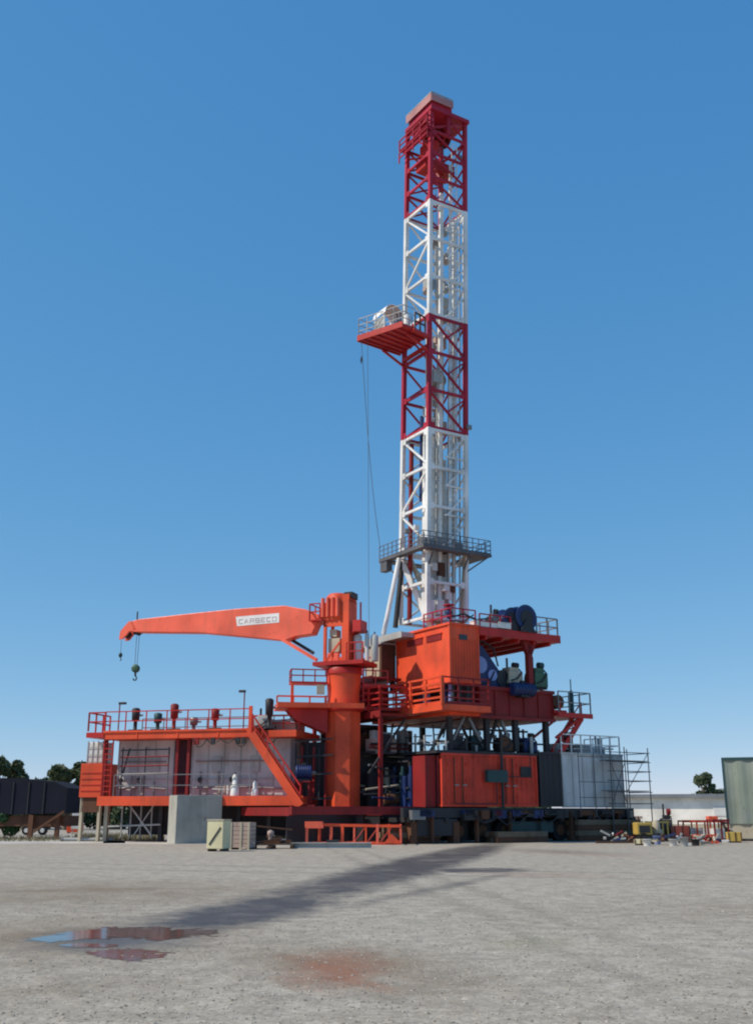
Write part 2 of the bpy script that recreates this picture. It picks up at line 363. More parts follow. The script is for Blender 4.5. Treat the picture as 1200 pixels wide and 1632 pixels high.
def stones():
    mb = MB(); r2 = random.Random(3); SK = [(gp(30, 1500), gp(340, 1494), 1.0), (gp(240, 1490), gp(560, 1415), 1.3)]
    for i in range(14000):
        yy = 6.5 + 15 * r2.random() ** 1.6
        xx = (r2.random() - .5) * yy * 0.95
        if any(0 < (q - a_).dot(b_ - a_) < (b_ - a_).length_squared and ((q - a_) - (b_ - a_) * ((q - a_).dot(b_ - a_) / (b_ - a_).length_squared)).length < w_ * r2.uniform(.8, 1.2) for q in (Vector((xx, yy, 0)),) for a_, b_, w_ in SK): continue
        s = r2.choice((.007, .009, .011, .014)) * (1 + .5 * r2.random()) * (1.8 if r2.random() < .01 else 1)
        a = r2.random() * pi; c, e = cos(a) * s, sin(a) * s; h = s * (.3 + .35 * r2.random()); f = .5 + .5 * r2.random()
        vs = [(xx + c, yy + e, 0.001), (xx - e * f, yy + c * f, 0.001), (xx - c, yy - e, 0.001), (xx + e * f, yy - c * f, 0.001),
              (xx + c * .45, yy + e * .45, h), (xx - e * .4, yy + c * .4, h * .9), (xx - c * .5, yy - e * .4, h * .8)]
        mb.add(vs, [(0, 1, 5, 4), (1, 2, 6, 5), (2, 3, 6), (3, 0, 4, 6), (4, 5, 6)])
    m, t, b = nodes('loose_stone'); g = N(t, 'ShaderNodeNewGeometry')
    cr = N(t, 'ShaderNodeMix', data_type='RGBA'); cr.inputs[6].default_value = (.15, .13, .105, 1); cr.inputs[7].default_value = (.48, .44, .37, 1)
    t.links.new(g.outputs['Random Per Island'], cr.inputs[0]); t.links.new(cr.outputs[2], b.inputs['Base Color']); b.inputs['Roughness'].default_value = .9
    o = mb.build('gravel', m); tag(o, 'loose grey and beige crushed stones scattered over the yard', 'gravel', kind='stuff')
stones()

from mathutils import noise as mnoise
def puddle(lobes, name='puddle'):
    """shallow water fills the low spots: cells of a small grid where an uneven level is wet"""
    L = []
    for (x0, y0, x1, y1, wd) in lobes:
        a, c = gp(x0, y0), gp(x1, y1); L.append((a, c, wd))
    X0 = min(min(a.x, c.x) for a, c, w_ in L) - 1; X1 = max(max(a.x, c.x) for a, c, w_ in L) + 1
    Y0 = min(min(a.y, c.y) for a, c, w_ in L) - 1; Y1 = max(max(a.y, c.y) for a, c, w_ in L) + 1
    st = .028; nx, ny = int((X1 - X0) / st), int((Y1 - Y0) / st); vid = {}; vs = []; fs = []; dep = []
    def wet(x, y):
        q = Vector((x, y, 0)); f = -9
        for a, c, w_ in L:
            d = c - a; t_ = max(0, min(1, (q - a).dot(d) / max(1e-6, d.dot(d)))); f = max(f, 1 - (q - a - d * t_).length / w_)
        return f + .55 * mnoise.noise(Vector((x * 1.7, y * 1.7, 2.3))) + .45 * mnoise.noise(Vector((x * 4, y * 4, 7.1))) + .40 * mnoise.noise(Vector((x * 11, y * 11, 1.1)))
    G = {}
    for j in range(ny + 1):
        for i in range(nx + 1): G[i, j] = wet(X0 + i * st, Y0 + j * st)
    def V(i, j):
        if (i, j) not in vid: vid[i, j] = len(vs); vs.append((X0 + i * st, Y0 + j * st, .004)); dep.append(G[i, j])
        return vid[i, j]
    for j in range(ny):
        for i in range(nx):
            c4 = [(i, j), (i + 1, j), (i + 1, j + 1), (i, j + 1)]; k = [q for q in c4 if G[q] > 0]
            if len(k) >= 3: fs.append(tuple(V(*q) for q in k))
    mb = MB(); mb.add(vs, fs); o = mb.build(name, M['water'], kind='structure')
    at_ = o.data.attributes.new('depth', 'FLOAT', 'POINT'); at_.data.foreach_set('value', dep); return o
puddle([(80, 1496, 135, 1491, .34), (160, 1487, 285, 1487, .58), (195, 1520, 228, 1524, .40), (120, 1506, 170, 1508, .16)])

# pale strip of compacted stone along the foot of the rig
mb = MB()
for (x0, x1, y0, y1) in ((0, 200, 1337, 1345), (165, 470, 1339, 1346), (440, 640, 1337, 1349)):
    a, c, d, e = gp(x0, y1), gp(x1, y1 - 1), gp(x1, y0), gp(x0, y0 + 1)
    mb.add([(p.x, p.y, .004) for p in (a, c, d, e)], [(0, 1, 2, 3)])
pale = paint('compacted_pale_stone', (0.50, 0.48, 0.43), (0.3, 0.27, 0.22), .5, .95, streak=False, scale=2)
mb.build('path', pale, kind='structure')
#--BODY--

# ================================================================== DRILLING RIG
FR = Frame((at(722, 1293, 53).x, 53), R(32))          # near corner of the rig: u right-back, v left-back
zr = lambda y: FR.pv(722, y, 0)[1]

# ---------------- substructure and floors
sub = thing('rig_substructure', 'orange and dull red drilling platform with walkways and braced legs under the mast', 'drilling platform', FR)
mb = MB(); mb.box(1.95, 7.0, 0.25, 7.6, 6.15, 7.75)
for k in range(6): mb.box(2.0 + k * .98, 2.08 + k * .98, .19, .249, 6.2, 7.7)
mb.box(1.9, 7.05, .12, .248, 7.6, 7.78); mb.box(1.9, 7.05, .12, .248, 6.12, 6.28)
mb.build('floor_girder', M['deepred'], sub)
mb = MB(); mb.box(-1.1, -.05, -.75, 9.2, 6.32, 6.62); mb.box(-.048, 1.95, -.75, .12, 6.32, 6.62); mb.box(-.048, 1.9, .122, 7.5, 6.2, 6.5)
mb.build('walkway', M['orange'], sub)
mb = MB(); mb.rail([(-1.02, 9.1, 6.62), (-1.02, -.67, 6.62)], h=1.35, gap=1.5, r=.05, mids=3, toe=.15)
mb.box(-1.14, -.98, -.8, -.66, 6.6, 8.0); mb.box(-1.12, -.99, 2.0, 2.12, 6.62, 7.97); mb.box(-1.12, -.99, 4.8, 4.95, 6.62, 7.97)
mb.build('handrail', M['orange'], sub)
mb = MB(); mb.rail([(-.98, -.67, 6.62), (1.9, -.67, 6.62)], h=1.35, gap=1.1, r=.035, mids=3, toe=.15); mb.build('handrail', M['deepred'], sub)  # front run of the orange rail, its shade put into a darker red
mb = MB(); mb.box(.75, 1.9, .5, 5.2, 6.52, 7.86); mb.build('inner_wall', M['dark'], sub)
for (v, z0, z1, c) in ((.5, 6.55, 7.8, 'lightblue'), (.95, 6.55, 7.8, 'blue'), (2.5, 6.55, 7.8, 'lightblue'), (2.8, 6.55, 7.8, 'white'), (3.2, 6.55, 7.8, 'blue'), (4.2, 6.6, 7.7, 'rust')):
    MB().tube((.35, v, z0), (.35, v, z1), .12, 10).build('hydraulic_pipe', M[c], sub)
for u in (.4, .8, 1.3):
    MB().tube((u, .35, 6.55), (u, .35, 7.8), .07, 8).build('hydraulic_pipe', M['teal'], sub)
# roof deck over the open floor
mb = MB(); mb.box(1.9, 7.45, 0, 6.6, 10.42, 10.80)
for k in range(5): mb.box(2.4 + k * 1.1, 2.5 + k * 1.1, .1, 6.5, 10.22, 10.418)
mb.box(1.9, 7.5, -.06, -.002, 10.40, 10.83)
mb.build('roof_deck', M['red'], sub)
mb = MB(); mb.rail([(7.4, 3.0, 10.8), (7.4, .05, 10.8), (5.9, .05, 10.8)], h=.95, gap=.75, r=.03); mb.build('handrail', M['steel'], sub)
mb = MB(); mb.rail([(2.0, .05, 10.8), (4.1, .05, 10.8)], h=.75, gap=.7, r=.03); mb.build('handrail', M['crimson'], sub)
mb = MB(); mb.box(5.45, 5.75, .3, .6, 7.75, 10.2)
mb.prism([(5.1, .3, 10.41), (6.1, .3, 10.41), (5.75, .3, 9.7), (5.45, .3, 9.7)], (0, .3, 0)); mb.build('post', M['deepred'], sub)
MB().box(3.9, 4.05, 5.8, 5.95, 7.75, 10.4).build('post', M['dark'], sub)
MB().box(6.9, 7.1, 5.8, 6.0, 7.75, 10.4).build('post', M['dark'], sub)
# side platform to the right
mb = MB(); mb.box(7.02, 9.5, -.1, 2.6, 6.45, 6.62); mb.box(7.02, 9.5, -.16, -.102, 6.38, 6.64); mb.build('side_platform', M['red'], sub)
mb = MB(); mb.rail([(7.1, -.08, 6.62), (9.42, -.08, 6.62), (9.42, 2.5, 6.62)], h=1.15, gap=.8, r=.028); mb.build('handrail', M['steel'], sub)
mb = MB()
for s_ in (0, .75): mb.bar((9.1, .3 + s_, 6.45), (6.9, .3 + s_, 3.9), .10, .28)
st = mb.build('stairway', M['red'], sub)
mb = MB()
for k in range(11):
    t_ = (k + .5) / 11; u_, z_ = 9.1 - 2.2 * t_, 6.45 - 2.55 * t_; mb.box(u_ - .13, u_ + .13, .36, .99, z_ - .02, z_ + .02)
mb.build('treads', M['steel'], st)
mb = MB(); mb.bar((9.1, .3, 7.3), (6.9, .3, 4.8), .05); [mb.bar((9.1 - .73 * k, .3, 6.5 - .85 * k), (9.1 - .73 * k, .3, 7.3 - .83 * k), .045) for k in range(4)]
mb.build('handrail', M['red'], st)
# legs and braces between the lower modules and the floor
for (u, v) in ((.3, .6), (2.6, .5), (4.5, .5), (6.7, .6), (.3, 6.8), (2.9, 6.8), (6.7, 6.8)):
    MB().box(u - .13, u + .13, v - .13, v + .13, 4.5, 6.14).build('leg', M['dark'], sub)
for (u0, u1, v) in ((.3, 1.3, .7), (2.6, 1.6, .7), (2.7, 3.5, .7), (4.5, 3.7, .7), (6.6, 5.7, 6.7), (3.2, 4.4, 6.7), (.5, 1.8, 6.7)):
    MB().bar((u0, v, 4.55), (u1, v, 6.16), .14).build('brace', M['steel'] if rnd.random() < .4 else M['dark'], sub)
for v in (.2, 2.3): MB().bar((8.8, v, 6.4), (7.05, v, 5.3), .12).build('bracket', M['red'], sub)
MB().box(-1.0, 7.0, -.1, 7.6, 4.28, 4.42).build('lower_deck', M['dark'], sub)

# ---------------- control cabin
cab = thing('control_cabin', 'bright orange boxy control cabin with slit vents at the corner of the drilling platform', 'cabin', FR)
mb = MB(); mb.box(.03, 1.85, .03, 5.0, 7.98, 10.78); mb.build('body', M['orange'], cab)
mb = MB()
for v in (.0, 4.93): mb.box(-.02, .10, v, v + .12, 7.98, 10.78)
mb.box(1.78, 1.89, -.01, .1, 7.98, 10.78)
mb.box(-.06, 1.9, -.06, 5.1, 7.82, 7.975); mb.box(-.06, 1.9, -.06, 5.08, 10.783, 10.9)
mb.build('frame', M['orange'], cab)
mb = MB()
for k in range(9): mb.box(.2 + k * .18, .23 + k * .18, .0, .028, 8.05, 10.1)
mb.build('rib', M['orange'], cab)
for (v0, v1) in ((.75, 2.1), (2.5, 3.95)):
    w_ = MB().box(-.012, .028, v0, v1, 10.1, 10.42).build('vent', M['deepred'], cab)
    mb = MB(); mb.box(-.05, -.013, v0 - .06, v1 + .06, 10.43, 10.5); mb.build('visor', M['orange'], w_)
MB().box(.62, 1.12, -.012, .028, 10.05, 10.32).build('window', M['glass'], cab)
MB().box(-.09, -.03, .5, 4.7, 7.62, 7.80).build('kick_plate', M['orange'], cab)

# ---------------- drawworks and machines on the open floor
dw = thing('drawworks', 'dark blue winch machine sloping down across the open floor behind the cabin', 'winch', FR, pos=(2.1, .8, 7.76))
mb = MB(); mb.prism([(0, 0, 0), (0, 0, 2.2), (.6, 0, 2.25), (1.7, 0, 1.0), (2.9, 0, .55), (2.9, 0, 0)], (0, 1.4, 0)); mb.build('housing', M['blue'], dw)
MB().tube((2.0, -.05, .55), (2.0, 1.5, .55), .5, 18).build('drum', M['dark'], dw)
mb = MB(); mb.tube((.4, -.08, 1.2), (.4, -.001, 1.2), .45, 16); mb.tube((1.2, -.08, .7), (1.2, -.001, .7), .3, 14); mb.build('guard', M['lightblue'], dw)
mb = MB(); mb.path([(.2, -.1, 2.2), (.5, -.12, 2.5), (1.3, -.1, 2.1), (1.6, -.05, 1.2)], .05); mb.path([(.1, -.1, .2), (.9, -.15, .25), (1.3, -.1, .9)], .04); mb.build('hose', M['dark'], dw)

def motor(name, label, cat, fr, pos, r, L, c1='dark', c2='steel', axis='x', group=None, rz=0.0):
    o = thing(name, label, cat, fr, pos=pos, group=group, rz=rz) if isinstance(fr, Frame) else thing(name, label, cat, pos, group=group, rz=rz)
    prof = [(r * .55, -L / 2), (r * .95, -L / 2 + .02), (r, -L / 2 + .06)]
    for k in range(6):
        h = -L / 2 + .1 + k * (L - .2) / 6; d = (L - .2) / 6
        prof += [(r, h), (r, h + d * .45), (r * .9, h + d * .5), (r * .9, h + d * .95)]
    prof += [(r, L / 2 - .06), (r * .8, L / 2), (r * .2, L / 2)]
    MB().lathe((0, 0, r * 1.15), prof, 18, axis).build('casing', M[c1], o)
    mb = MB(); mb.box(-r * .8, r * .8, -r * .7, r * .7, 0, r * .3); mb.build('foot', M[c2], o)
    if axis == 'x':
        MB().tube((L / 2, 0, r * 1.15), (L / 2 + L * .25, 0, r * 1.15), r * .18).build('shaft', M['steel'], o)
        MB().box(-r * .3, r * .3, -r * .3, r * .3, r * 2.05, r * 2.45).build('terminal_box', M[c2], o)
    else:
        MB().tube((0, -L / 2, r * 1.15), (0, -L / 2 - L * .2, r * 1.15), r * .18).build('shaft', M['steel'], o)
        MB().box(-r * .3, r * .3, -r * .3, r * .3, r * 2.05, r * 2.45).build('terminal_box', M[c2], o)
    return o
def engine(name, label, cat, fr, pos, sx, sy, sz, c1, c2, group=None):
    """engine: block, fan, filter, exhaust stack, pipes"""
    o = thing(name, label, cat, fr, pos=pos, group=group)
    mb = MB(); mb.box(-sx / 2, sx / 2, -sy / 2, sy / 2, .1, sz * .65, .03); mb.box(-sx * .35, sx * .35, -sy * .35, sy * .35, sz * .66, sz * .85, .02); mb.build('block', M[c1], o)
    MB().tube((-sx / 2 - .06, 0, sz * .4), (-sx / 2 - .002, 0, sz * .4), sz * .32, 16).build('fan', M['dark'], o)
    MB().tube((sx * .1, -sy * .1, sz * .98), (sx * .45, -sy * .1, sz * .98), sz * .13, 12).build('filter', M[c2], o)
    mb = MB(); mb.tube((-sx * .25, 0, sz * .8), (-sx * .25, 0, sz * 1.3), .06); mb.path([(-sx * .4, -sy * .55, sz * .2), (0, -sy * .6, sz * .3), (sx * .4, -sy * .55, sz * .6), (sx * .45, -sy * .2, sz * .8)], .04); mb.build('pipe', M['dark'], o)
    MB().box(-sx * .52, sx * .52, -sy * .4, sy * .4, 0, .098).build('skid', M['dark'], o)
    return o
engine('engine', 'grey and yellow diesel engine on the open floor left of the roof post', 'engine', FR, (4.75, 1.0, 8.0), .95, .9, 1.15, 'beige', 'dark')
engine('engine', 'dull green engine at the right end of the open floor beyond the roof post', 'engine', FR, (6.45, .9, 7.9), .9, .9, 1.35, 'green', 'teal')
motor('electric_motor', 'dark blue motor lying low at the edge of the open floor', 'motor', FR, (4.7, .0, 7.3), .36, 1.5, 'blue', 'dark')
o = thing('gas_bottle', 'dark upright bottle lashed to the railing of the right side platform', 'gas bottle', FR, pos=(8.35, .25, 6.62))
MB().lathe((0, 0, 0), [(.13, 0), (.13, 1.1), (.08, 1.25), (.04, 1.3)], 12).build('cylinder', M['teal'], o)
MB().tube((0, 0, 1.3), (0, 0, 1.9), .03).build('valve', M['dark'], o)
o = thing('hose_reel', 'small red hose reel standing beside the green engine on the floor edge', 'hose reel', FR, pos=(7.3, .3, 6.62))
MB().tube((0, -.2, .6), (0, .2, .6), .38, 16).build('drum', M['rust'], o)
mb = MB(); mb.box(-.45, .45, -.3, -.22, 0, .15); mb.box(-.45, .45, .22, .3, 0, .15); mb.bar((0, -.26, .1), (0, -.26, .65), .08); mb.bar((0, .26, .1), (0, .26, .65), .08); mb.build('stand', M['red'], o)

# ---------------- things on the roof deck
for i, (u, v, r, lab) in enumerate(((4.35, .55, .62, 'dark blue cable winch drum on the roof deck, left of the pair'), (5.15, .35, .72, 'dark blue cable winch drum on the roof deck, right and larger of the pair'))):
    o = thing('cable_winch', lab, 'winch', FR, group='cable winches on the roof deck', pos=(u, v, 10.8))
    MB().lathe((0, 0, r + .1), [(r, -.4), (r, -.34), (r * .62, -.33), (r * .62, .33), (r, .34), (r, .4)], 22, 'y').build('drum', M['blue'], o)
    mb = MB(); mb.lathe((0, 0, r + .1), [(r * .6, -.43), (r * .6, -.402)], 18, 'y'); mb.build('hub', M['dark'], o)
    mb = MB(); mb.prism([(-r * .8, -.5, 0), (r * .8, -.5, 0), (0.1, -.5, r), (-.1, -.5, r)], (0, .06, 0)); mb.prism([(-r * .8, .45, 0), (r * .8, .45, 0), (0.1, .45, r), (-.1, .45, r)], (0, .06, 0)); mb.build('frame', M['dark'], o)
engine('pump', 'small grey pump standing on the roof deck beside the white flat box', 'pump', FR, (3.35, .6, 10.8), .55, .5, 1.1, 'steel', 'dark')
for (u, v, L, lab) in ((2.55, .35, 1.5, 'long low white box lying on the roof deck next to the cabin roof'), (3.6, .2, .8, 'short cream box lying on the roof deck beside the winches')):
    o = thing('storage_box', lab, 'box', FR, pos=(u, v, 10.8)); MB().box(-L / 2, L / 2, -.3, .3, .08, .36, .02).build('body', M['mastwhite'], o)
    mb = MB(); mb.box(-L / 2 + .05, -L / 2 + .15, -.25, .25, 0, .079); mb.box(L / 2 - .15, L / 2 - .05, -.25, .25, 0, .079); mb.build('foot', M['dark'], o)
    MB().box(-L / 2 - .02, L / 2 + .02, -.32, .32, .362, .40).build('lid', M['white'], o)
o = thing('hand_wheel_valve', 'dark blue valve stand with hand wheel on the cabin roof in front of the mast', 'valve', FR, pos=(.35, .5, 10.9))
MB().lathe((0, 0, 0), [(.3, 0), (.3, .05), (.1, .12), (.13, .5), (.22, .6), (.1, .75), (.06, 1.1)], 12).build('body', M['blue'], o)
MB().lathe((0, 0, 1.0), [(.28, -.03), (.32, 0), (.28, .03)], 14).build('wheel', M['crimson'], o)
o = thing('roof_railing', 'crimson guard rail round the cabin roof in front of the mast foot', 'railing', FR, pos=(0, 0, 10.9))
MB().rail([(.2, 2.6, 0), (.2, .15, 0), (1.8, .15, 0)], h=.8, gap=.8, r=.03).build('handrail', M['crimson'], o)
mb = MB(); mb.path([(.25, .1, .3), (1.0, .1, .55), (1.8, .1, .3), (2.6, .1, .45)], .05); mb.path([(.25, .3, .15), (1.2, .3, .2), (1.8, .3, .6)], .04); mb.build('hose', M['dark'], o)

# ---------------- modules below the floor
def container(name, label, fr, u0, u1, v0, v1, z0, z1, c, end='dark', group=None, doors=True):
    o = thing(name, label, 'container', fr, pos=(u0, v0, z0), group=group); L, D, H = u1 - u0, v1 - v0, z1 - z0
    mb = MB(); mb.corr(.1, L - .1, .12, H - .1, .0); mb.box(.1, L - .1, .05, D - .05, .12, H - .1); mb.build('side_wall', M[c], o)
    mb = MB(); mb.corr(.1, D - .1, .12, H - .1, -.03, axis='v'); mb.build('end_wall', M[end], o)
    mb = MB()
    for x in (0, L - .098):
        for y in (-.03, D - .1): mb.box(x, x + .098, y, y + .12, 0, H)
    for z in (.0, H - .1): mb.box(.1, L - .1, -.03, .02, z, z + .118 if z else .118)
    mb.box(.0, .06, .092, D - .102, 0, .118); mb.build('frame', M[c], o)
    return o
zc0, zc1 = 1.72, 4.27
container('equipment_container', 'orange red corrugated equipment container under the drilling floor', FR, -.75, 5.35, -.12, 2.4, zc0, zc1, 'shadered', 'deepred')
cont_ = [q for q in bpy.data.objects if q.get('category') == 'container'][-1]
for u in (.75, 1.25, 3.95, 4.45):
    MB().tube((u, -.05, .15), (u, -.05, 2.4), .03, 8).build('door_bar', M['rust'], cont_)
    MB().box(u - .02, u + .25, -.09, -.06, 1.0, 1.06).build('handle', M['steel'], cont_)
for u in (.45, 1.55, 3.6, 4.8):
    for z in (.45, 1.25, 2.05): MB().box(u - .05, u + .05, -.05, -.002, z - .07, z + .07).build('hinge', M['shadered'], cont_)
MB().box(5.0, 5.7, -.04, -.002, 1.5, 2.0).build('louvre', M['dark'], cont_)
o = thing('electrical_panel', 'dark upright cabinets clamped to the middle of the orange container wall', 'cabinet', FR, pos=(1.9, -.4, 1.75))
MB().box(0, 1.3, 0, .24, 1.15, 1.75, .02).build('body', M['teal'], o)
MB().tube((1.0, .1, -.1), (1.0, .1, 3.8), .07).build('mast_pipe', M['dark'], o)
mb = MB(); mb.path([(.65, .14, 1.14), (.65, .14, .1), (-1.9, .14, .1)], .03); mb.path([(1.3, .14, 1.45), (2.9, .14, 1.45), (2.9, .14, 2.6)], .025); mb.build('cable', M['dark'], o)
container('generator_container', 'black generator container end beside the orange container', FR, 5.5, 7.0, -.15, 3.0, 1.72, 4.5, 'dark')
# dark pipe bay left of the orange container, in the shade of the floor
bay = thing('pump_bay', 'shaded bay of dark blue pumps and pipes between the crane column and the orange container', 'pump', FR, pos=(0, 0, 1.7))
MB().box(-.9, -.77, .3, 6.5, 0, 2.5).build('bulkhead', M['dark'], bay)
MB().box(-1.5, -.9, .2, 1.3, 0, 2.45).build('door_panel', M['deepred'], bay)
for k in range(7):
    v = 1.6 + k * .75; c = ('blue', 'teal', 'blue', 'beige', 'blue', 'dark', 'teal')[k]
    mb = MB(); mb.tube((-1.4, v, .0), (-1.4, v, 1.6 + .1 * (k % 3)), .16 + .03 * (k % 2), 12); mb.tube((-1.4, v, 1.6), (-1.4, v, 2.0), .1, 10)
    mb.build('pressure_vessel', M[c], bay)
mb = MB(); [mb.path([(-1.6, 1.5, z), (-1.6, 6.5, z + .1), (-.95, 6.6, z + .1)], .05) for z in (.4, .9, 2.2)]; mb.build('pipe', M['dark'], bay)
motor('electric_motor', 'dark motor inside the shaded pump bay next to the orange container', 'motor', FR, (-1.9, 2.6, 1.75), .3, .8, 'rust', 'dark')
MB().box(-3.2, 5.4, 4.2, 4.3, -.6, 2.55).build('added_back_screen', M['dark'], bay)  # added dark sheet, blocks the sky behind the pump bay
MB().box(-3.3, -1.0, 6.9, 7.0, -1.4, 2.55).build('added_back_screen', M['dark'], bay)  # second added sheet, keeps the gap by the column dark
mu = thing('mixing_unit', 'grimy grey brown mixing unit full of pipes below the walkway, right of the crane column', 'machine', FR, pos=(-2.6, 3.0, 4.42))
MB().box(0, 1.6, 1.5, 3.6, 0, 1.0, .03).build('hopper', M['rust'], mu); MB().box(.1, 1.4, .2, 1.2, 0, .7, .03).build('gearbox', M['pinkish'], mu)
r3 = random.Random(21)
for k in range(12):
    u, v = r3.uniform(-.1, 1.8), r3.uniform(0, 3.6); MB().tube((u, v, 0), (u + r3.uniform(-.2, .2), v, r3.uniform(.7, 1.6)), .05 + .04 * (k % 2), 8).build('pipe', M[r3.choice(['greypaint', 'dark', 'pinkish', 'steel', 'rust'])], mu)
for k in range(8):
    z = r3.uniform(.2, 1.5); v = r3.uniform(-.1, 3.4); MB().tube((-.3, v, z), (2.2, v + r3.uniform(-.3, .3), z + r3.uniform(-.2, .2)), .045, 8).build('pipe', M[r3.choice(['greypaint', 'dark', 'deepred', 'steel'])], mu)
lw = thing('pump_set', 'dark blue and brown pumps in the shade low down right of the crane column', 'pump', FR, pos=(-3.2, 1.7, 1.72))
for k in range(9):
    u, v = r3.uniform(0, 2.0), r3.uniform(0, 4.5); h = r3.uniform(.6, 1.9); MB().box(u, u + r3.uniform(.25, .6), v, v + .4, 0, h, .03).build('casing', M[r3.choice(['blue', 'dark', 'teal', 'rust', 'dark'])], lw)
for k in range(8):
    z = r3.uniform(.3, 2.3); MB().tube((-.2, r3.uniform(0, 3), z), (2.1, r3.uniform(0, 3), z + r3.uniform(-.3, .3)), .05, 8).build('pipe', M[r3.choice(['steel', 'dark', 'blue', 'beige'])], lw)
rack = thing('walkway_frame', 'dull red frame of posts and walkway linking the crane column to the drilling floor', 'walkway', FR)
mb = MB(); mb.box(-2.8, -1.13, 2.2, 8.2, 6.18, 6.3); mb.box(-2.85, -2.802, 2.2, 8.2, 6.1, 6.45); mb.build('floor', M['deepred'], rack)
mb = MB(); mb.rail([(-2.8, 8.0, 6.45), (-2.8, 2.25, 6.45), (-1.2, 2.25, 6.45)], h=1.2, gap=1.2, r=.035, mids=3); mb.build('handrail', M['red'], rack)
for (u, v) in ((-2.7, 2.4), (-2.7, 5.6), (-3.5, 7.9), (-1.7, 7.9)):
    MB().box(u - .09, u + .09, v - .09, v + .09, 1.6, 6.17).build('post', M['deepred'], rack)
mb = MB(); mb.bar((-3.4, 2.4, 3.3), (-1.2, 2.4, 6.1), .1); mb.bar((-3.4, 7.9, 3.2), (-1.2, 7.9, 6.1), .1); mb.bar((-2.7, 2.5, 4.4), (-2.7, 7.8, 4.4), .12); mb.bar((-2.7, 2.5, 3.2), (-1.0, 2.5, 3.2), .12); mb.build('brace', M['dark'], rack)
MB().box(-2.75, -1.7, 2.6, 7.6, 4.3, 4.4).build('shelf', M['dark'], rack)
r6 = random.Random(5)
sc_ = thing('pipe_cluster', 'dark crowd of pipes, boxes and struts packed behind the walkway right of the crane column', 'pipes', FR, pos=(-3.0, 3.2, 0))
MB().box(-.3, 3.6, 4.3, 4.4, 4.4, 6.1).build('added_back_screen', M['dark'], sc_)  # added dark backing, closes the sky gap below the walkway
MB().box(.1, 1.6, 2.2, 2.3, 6.5, 8.2).build('added_back_screen', M['deepred'], sc_)  # added dull red backing, darkens the gap above the walkway
for k in range(26):
    u, v = r6.uniform(-.3, 3.0), r6.uniform(0, 4.0); z = r6.choice([1.75, 4.45, 4.45, 4.45]); MB().tube((u, v, z), (u + r6.uniform(-.3, .3), v, z + r6.uniform(.6, 1.65)), r6.uniform(.03, .11), 8).build('pipe', M[r6.choice(['dark', 'steel', 'rust', 'greypaint', 'deepred', 'pinkish'])], sc_)
for k in range(16):
    u, v = r6.uniform(.75, 2.9), r6.uniform(0, 4.0); z = r6.choice([1.75, 4.45, 4.45, 4.45]); q = r6.uniform(.15, .4); MB().box(u - q, u + q, v - .2, v + .2, z, z + r6.uniform(.3, 1.2), .02).build('gear_box', M[r6.choice(['dark', 'teal', 'blue', 'rust', 'greypaint', 'deepred'])], sc_)
fl = thing('floor_machinery', 'dark valves and pipework crowded under the middle of the drilling floor', 'machinery', FR, pos=(0, 0, 0))
for k in range(30):
    u, v = r6.uniform(.2, 6.6), r6.uniform(.2, 3.5); z = 4.43; h_ = r6.uniform(.2, 1.0); MB().tube((u, v, z), (u, v, z + h_), r6.uniform(.03, .12), 8).build('pipe', M[r6.choice(['dark', 'steel', 'blue', 'greypaint', 'teal'])], fl)
for k in range(12):
    u, v = r6.uniform(.2, 6.4), r6.uniform(.4, 5); MB().tube((u, v, 5.9), (u + r6.uniform(-.8, .8), v, r6.uniform(4.5, 5.3)), .045, 8).build('pipe', M[r6.choice(['dark', 'steel', 'rust'])], fl)
MB().tube((-.6, .6, 4.9), (6.6, .6, 4.95), .05, 8).build('pipe', M['dark'], fl); MB().tube((-.6, 2.0, 5.7), (6.6, 2.0, 5.7), .06, 8).build('pipe', M['steel'], fl)
ug = thing('undercarriage_gear', 'dirty boxes, valves and hoses hung along the front of the rig trailer chassis', 'machinery', FR)
for k in range(26):
    u = r6.uniform(-2.8, 11.8); q = r6.uniform(.1, .45); h_ = r6.uniform(.15, .5); MB().box(u - q, u + q, -.42, -.13, 1.55 - h_, 1.55, .02).build('gear_box', M[r6.choice(['dark', 'rust', 'deepred', 'teal', 'steel', 'dark', 'blue'])], ug)
for k in range(9):
    u = r6.uniform(-2.6, 10.5); MB().path([(u + 1.3 * q / 6, -.47, 1.3 - r6.uniform(.3, .5) * sin(pi * q / 6)) for q in range(7)], .03).build('hose', M['dark'], ug)
for u in (-1.5, 1.2, 3.3, 7.4, 9.0, 10.8): MB().box(u, u + .12, -.32, -.12, .05, 1.5).build('stanchion', M['rust'], ug)
# upper level behind the crane: second walkway, tanks
up = thing('upper_walkway', 'small red upper walkway between the crane tower and the orange cabin', 'walkway', FR)
mb = MB(); mb.box(-1.9, -.1, 4.4, 8.6, 8.3, 8.45); mb.box(-1.96, -1.902, 4.4, 8.6, 8.1, 8.5); mb.build('floor', M['deepred'], up)
mb = MB(); mb.rail([(-1.85, 8.5, 8.5), (-1.85, 4.5, 8.5)], h=1.0, gap=1.0, r=.035); mb.build('handrail', M['red'], up)
mb = MB(); mb.box(-1.6, -.4, 5.2, 8.4, 6.6, 8.08); mb.build('enclosure', M['deepred'], up)
MB().box(-1.66, -1.602, 5.6, 6.6, 7.1, 7.7).build('panel', M['beige'], up)
o = thing('power_cabinet', 'beige grey cabinet standing between the crane tower tanks and the orange cabin', 'cabinet', FR, pos=(-.9, 5.15, 8.46))
MB().box(0, .85, 0, 1.7, 0, 1.9, .02).build('body', M['rust'], o); MB().box(-.04, -.005, .15, 1.5, .15, 1.75).build('door', M['beige'], o)
MB().box(-.08, .92, -.06, 1.76, 1.905, 2.0).build('lid', M['greypaint'], o)

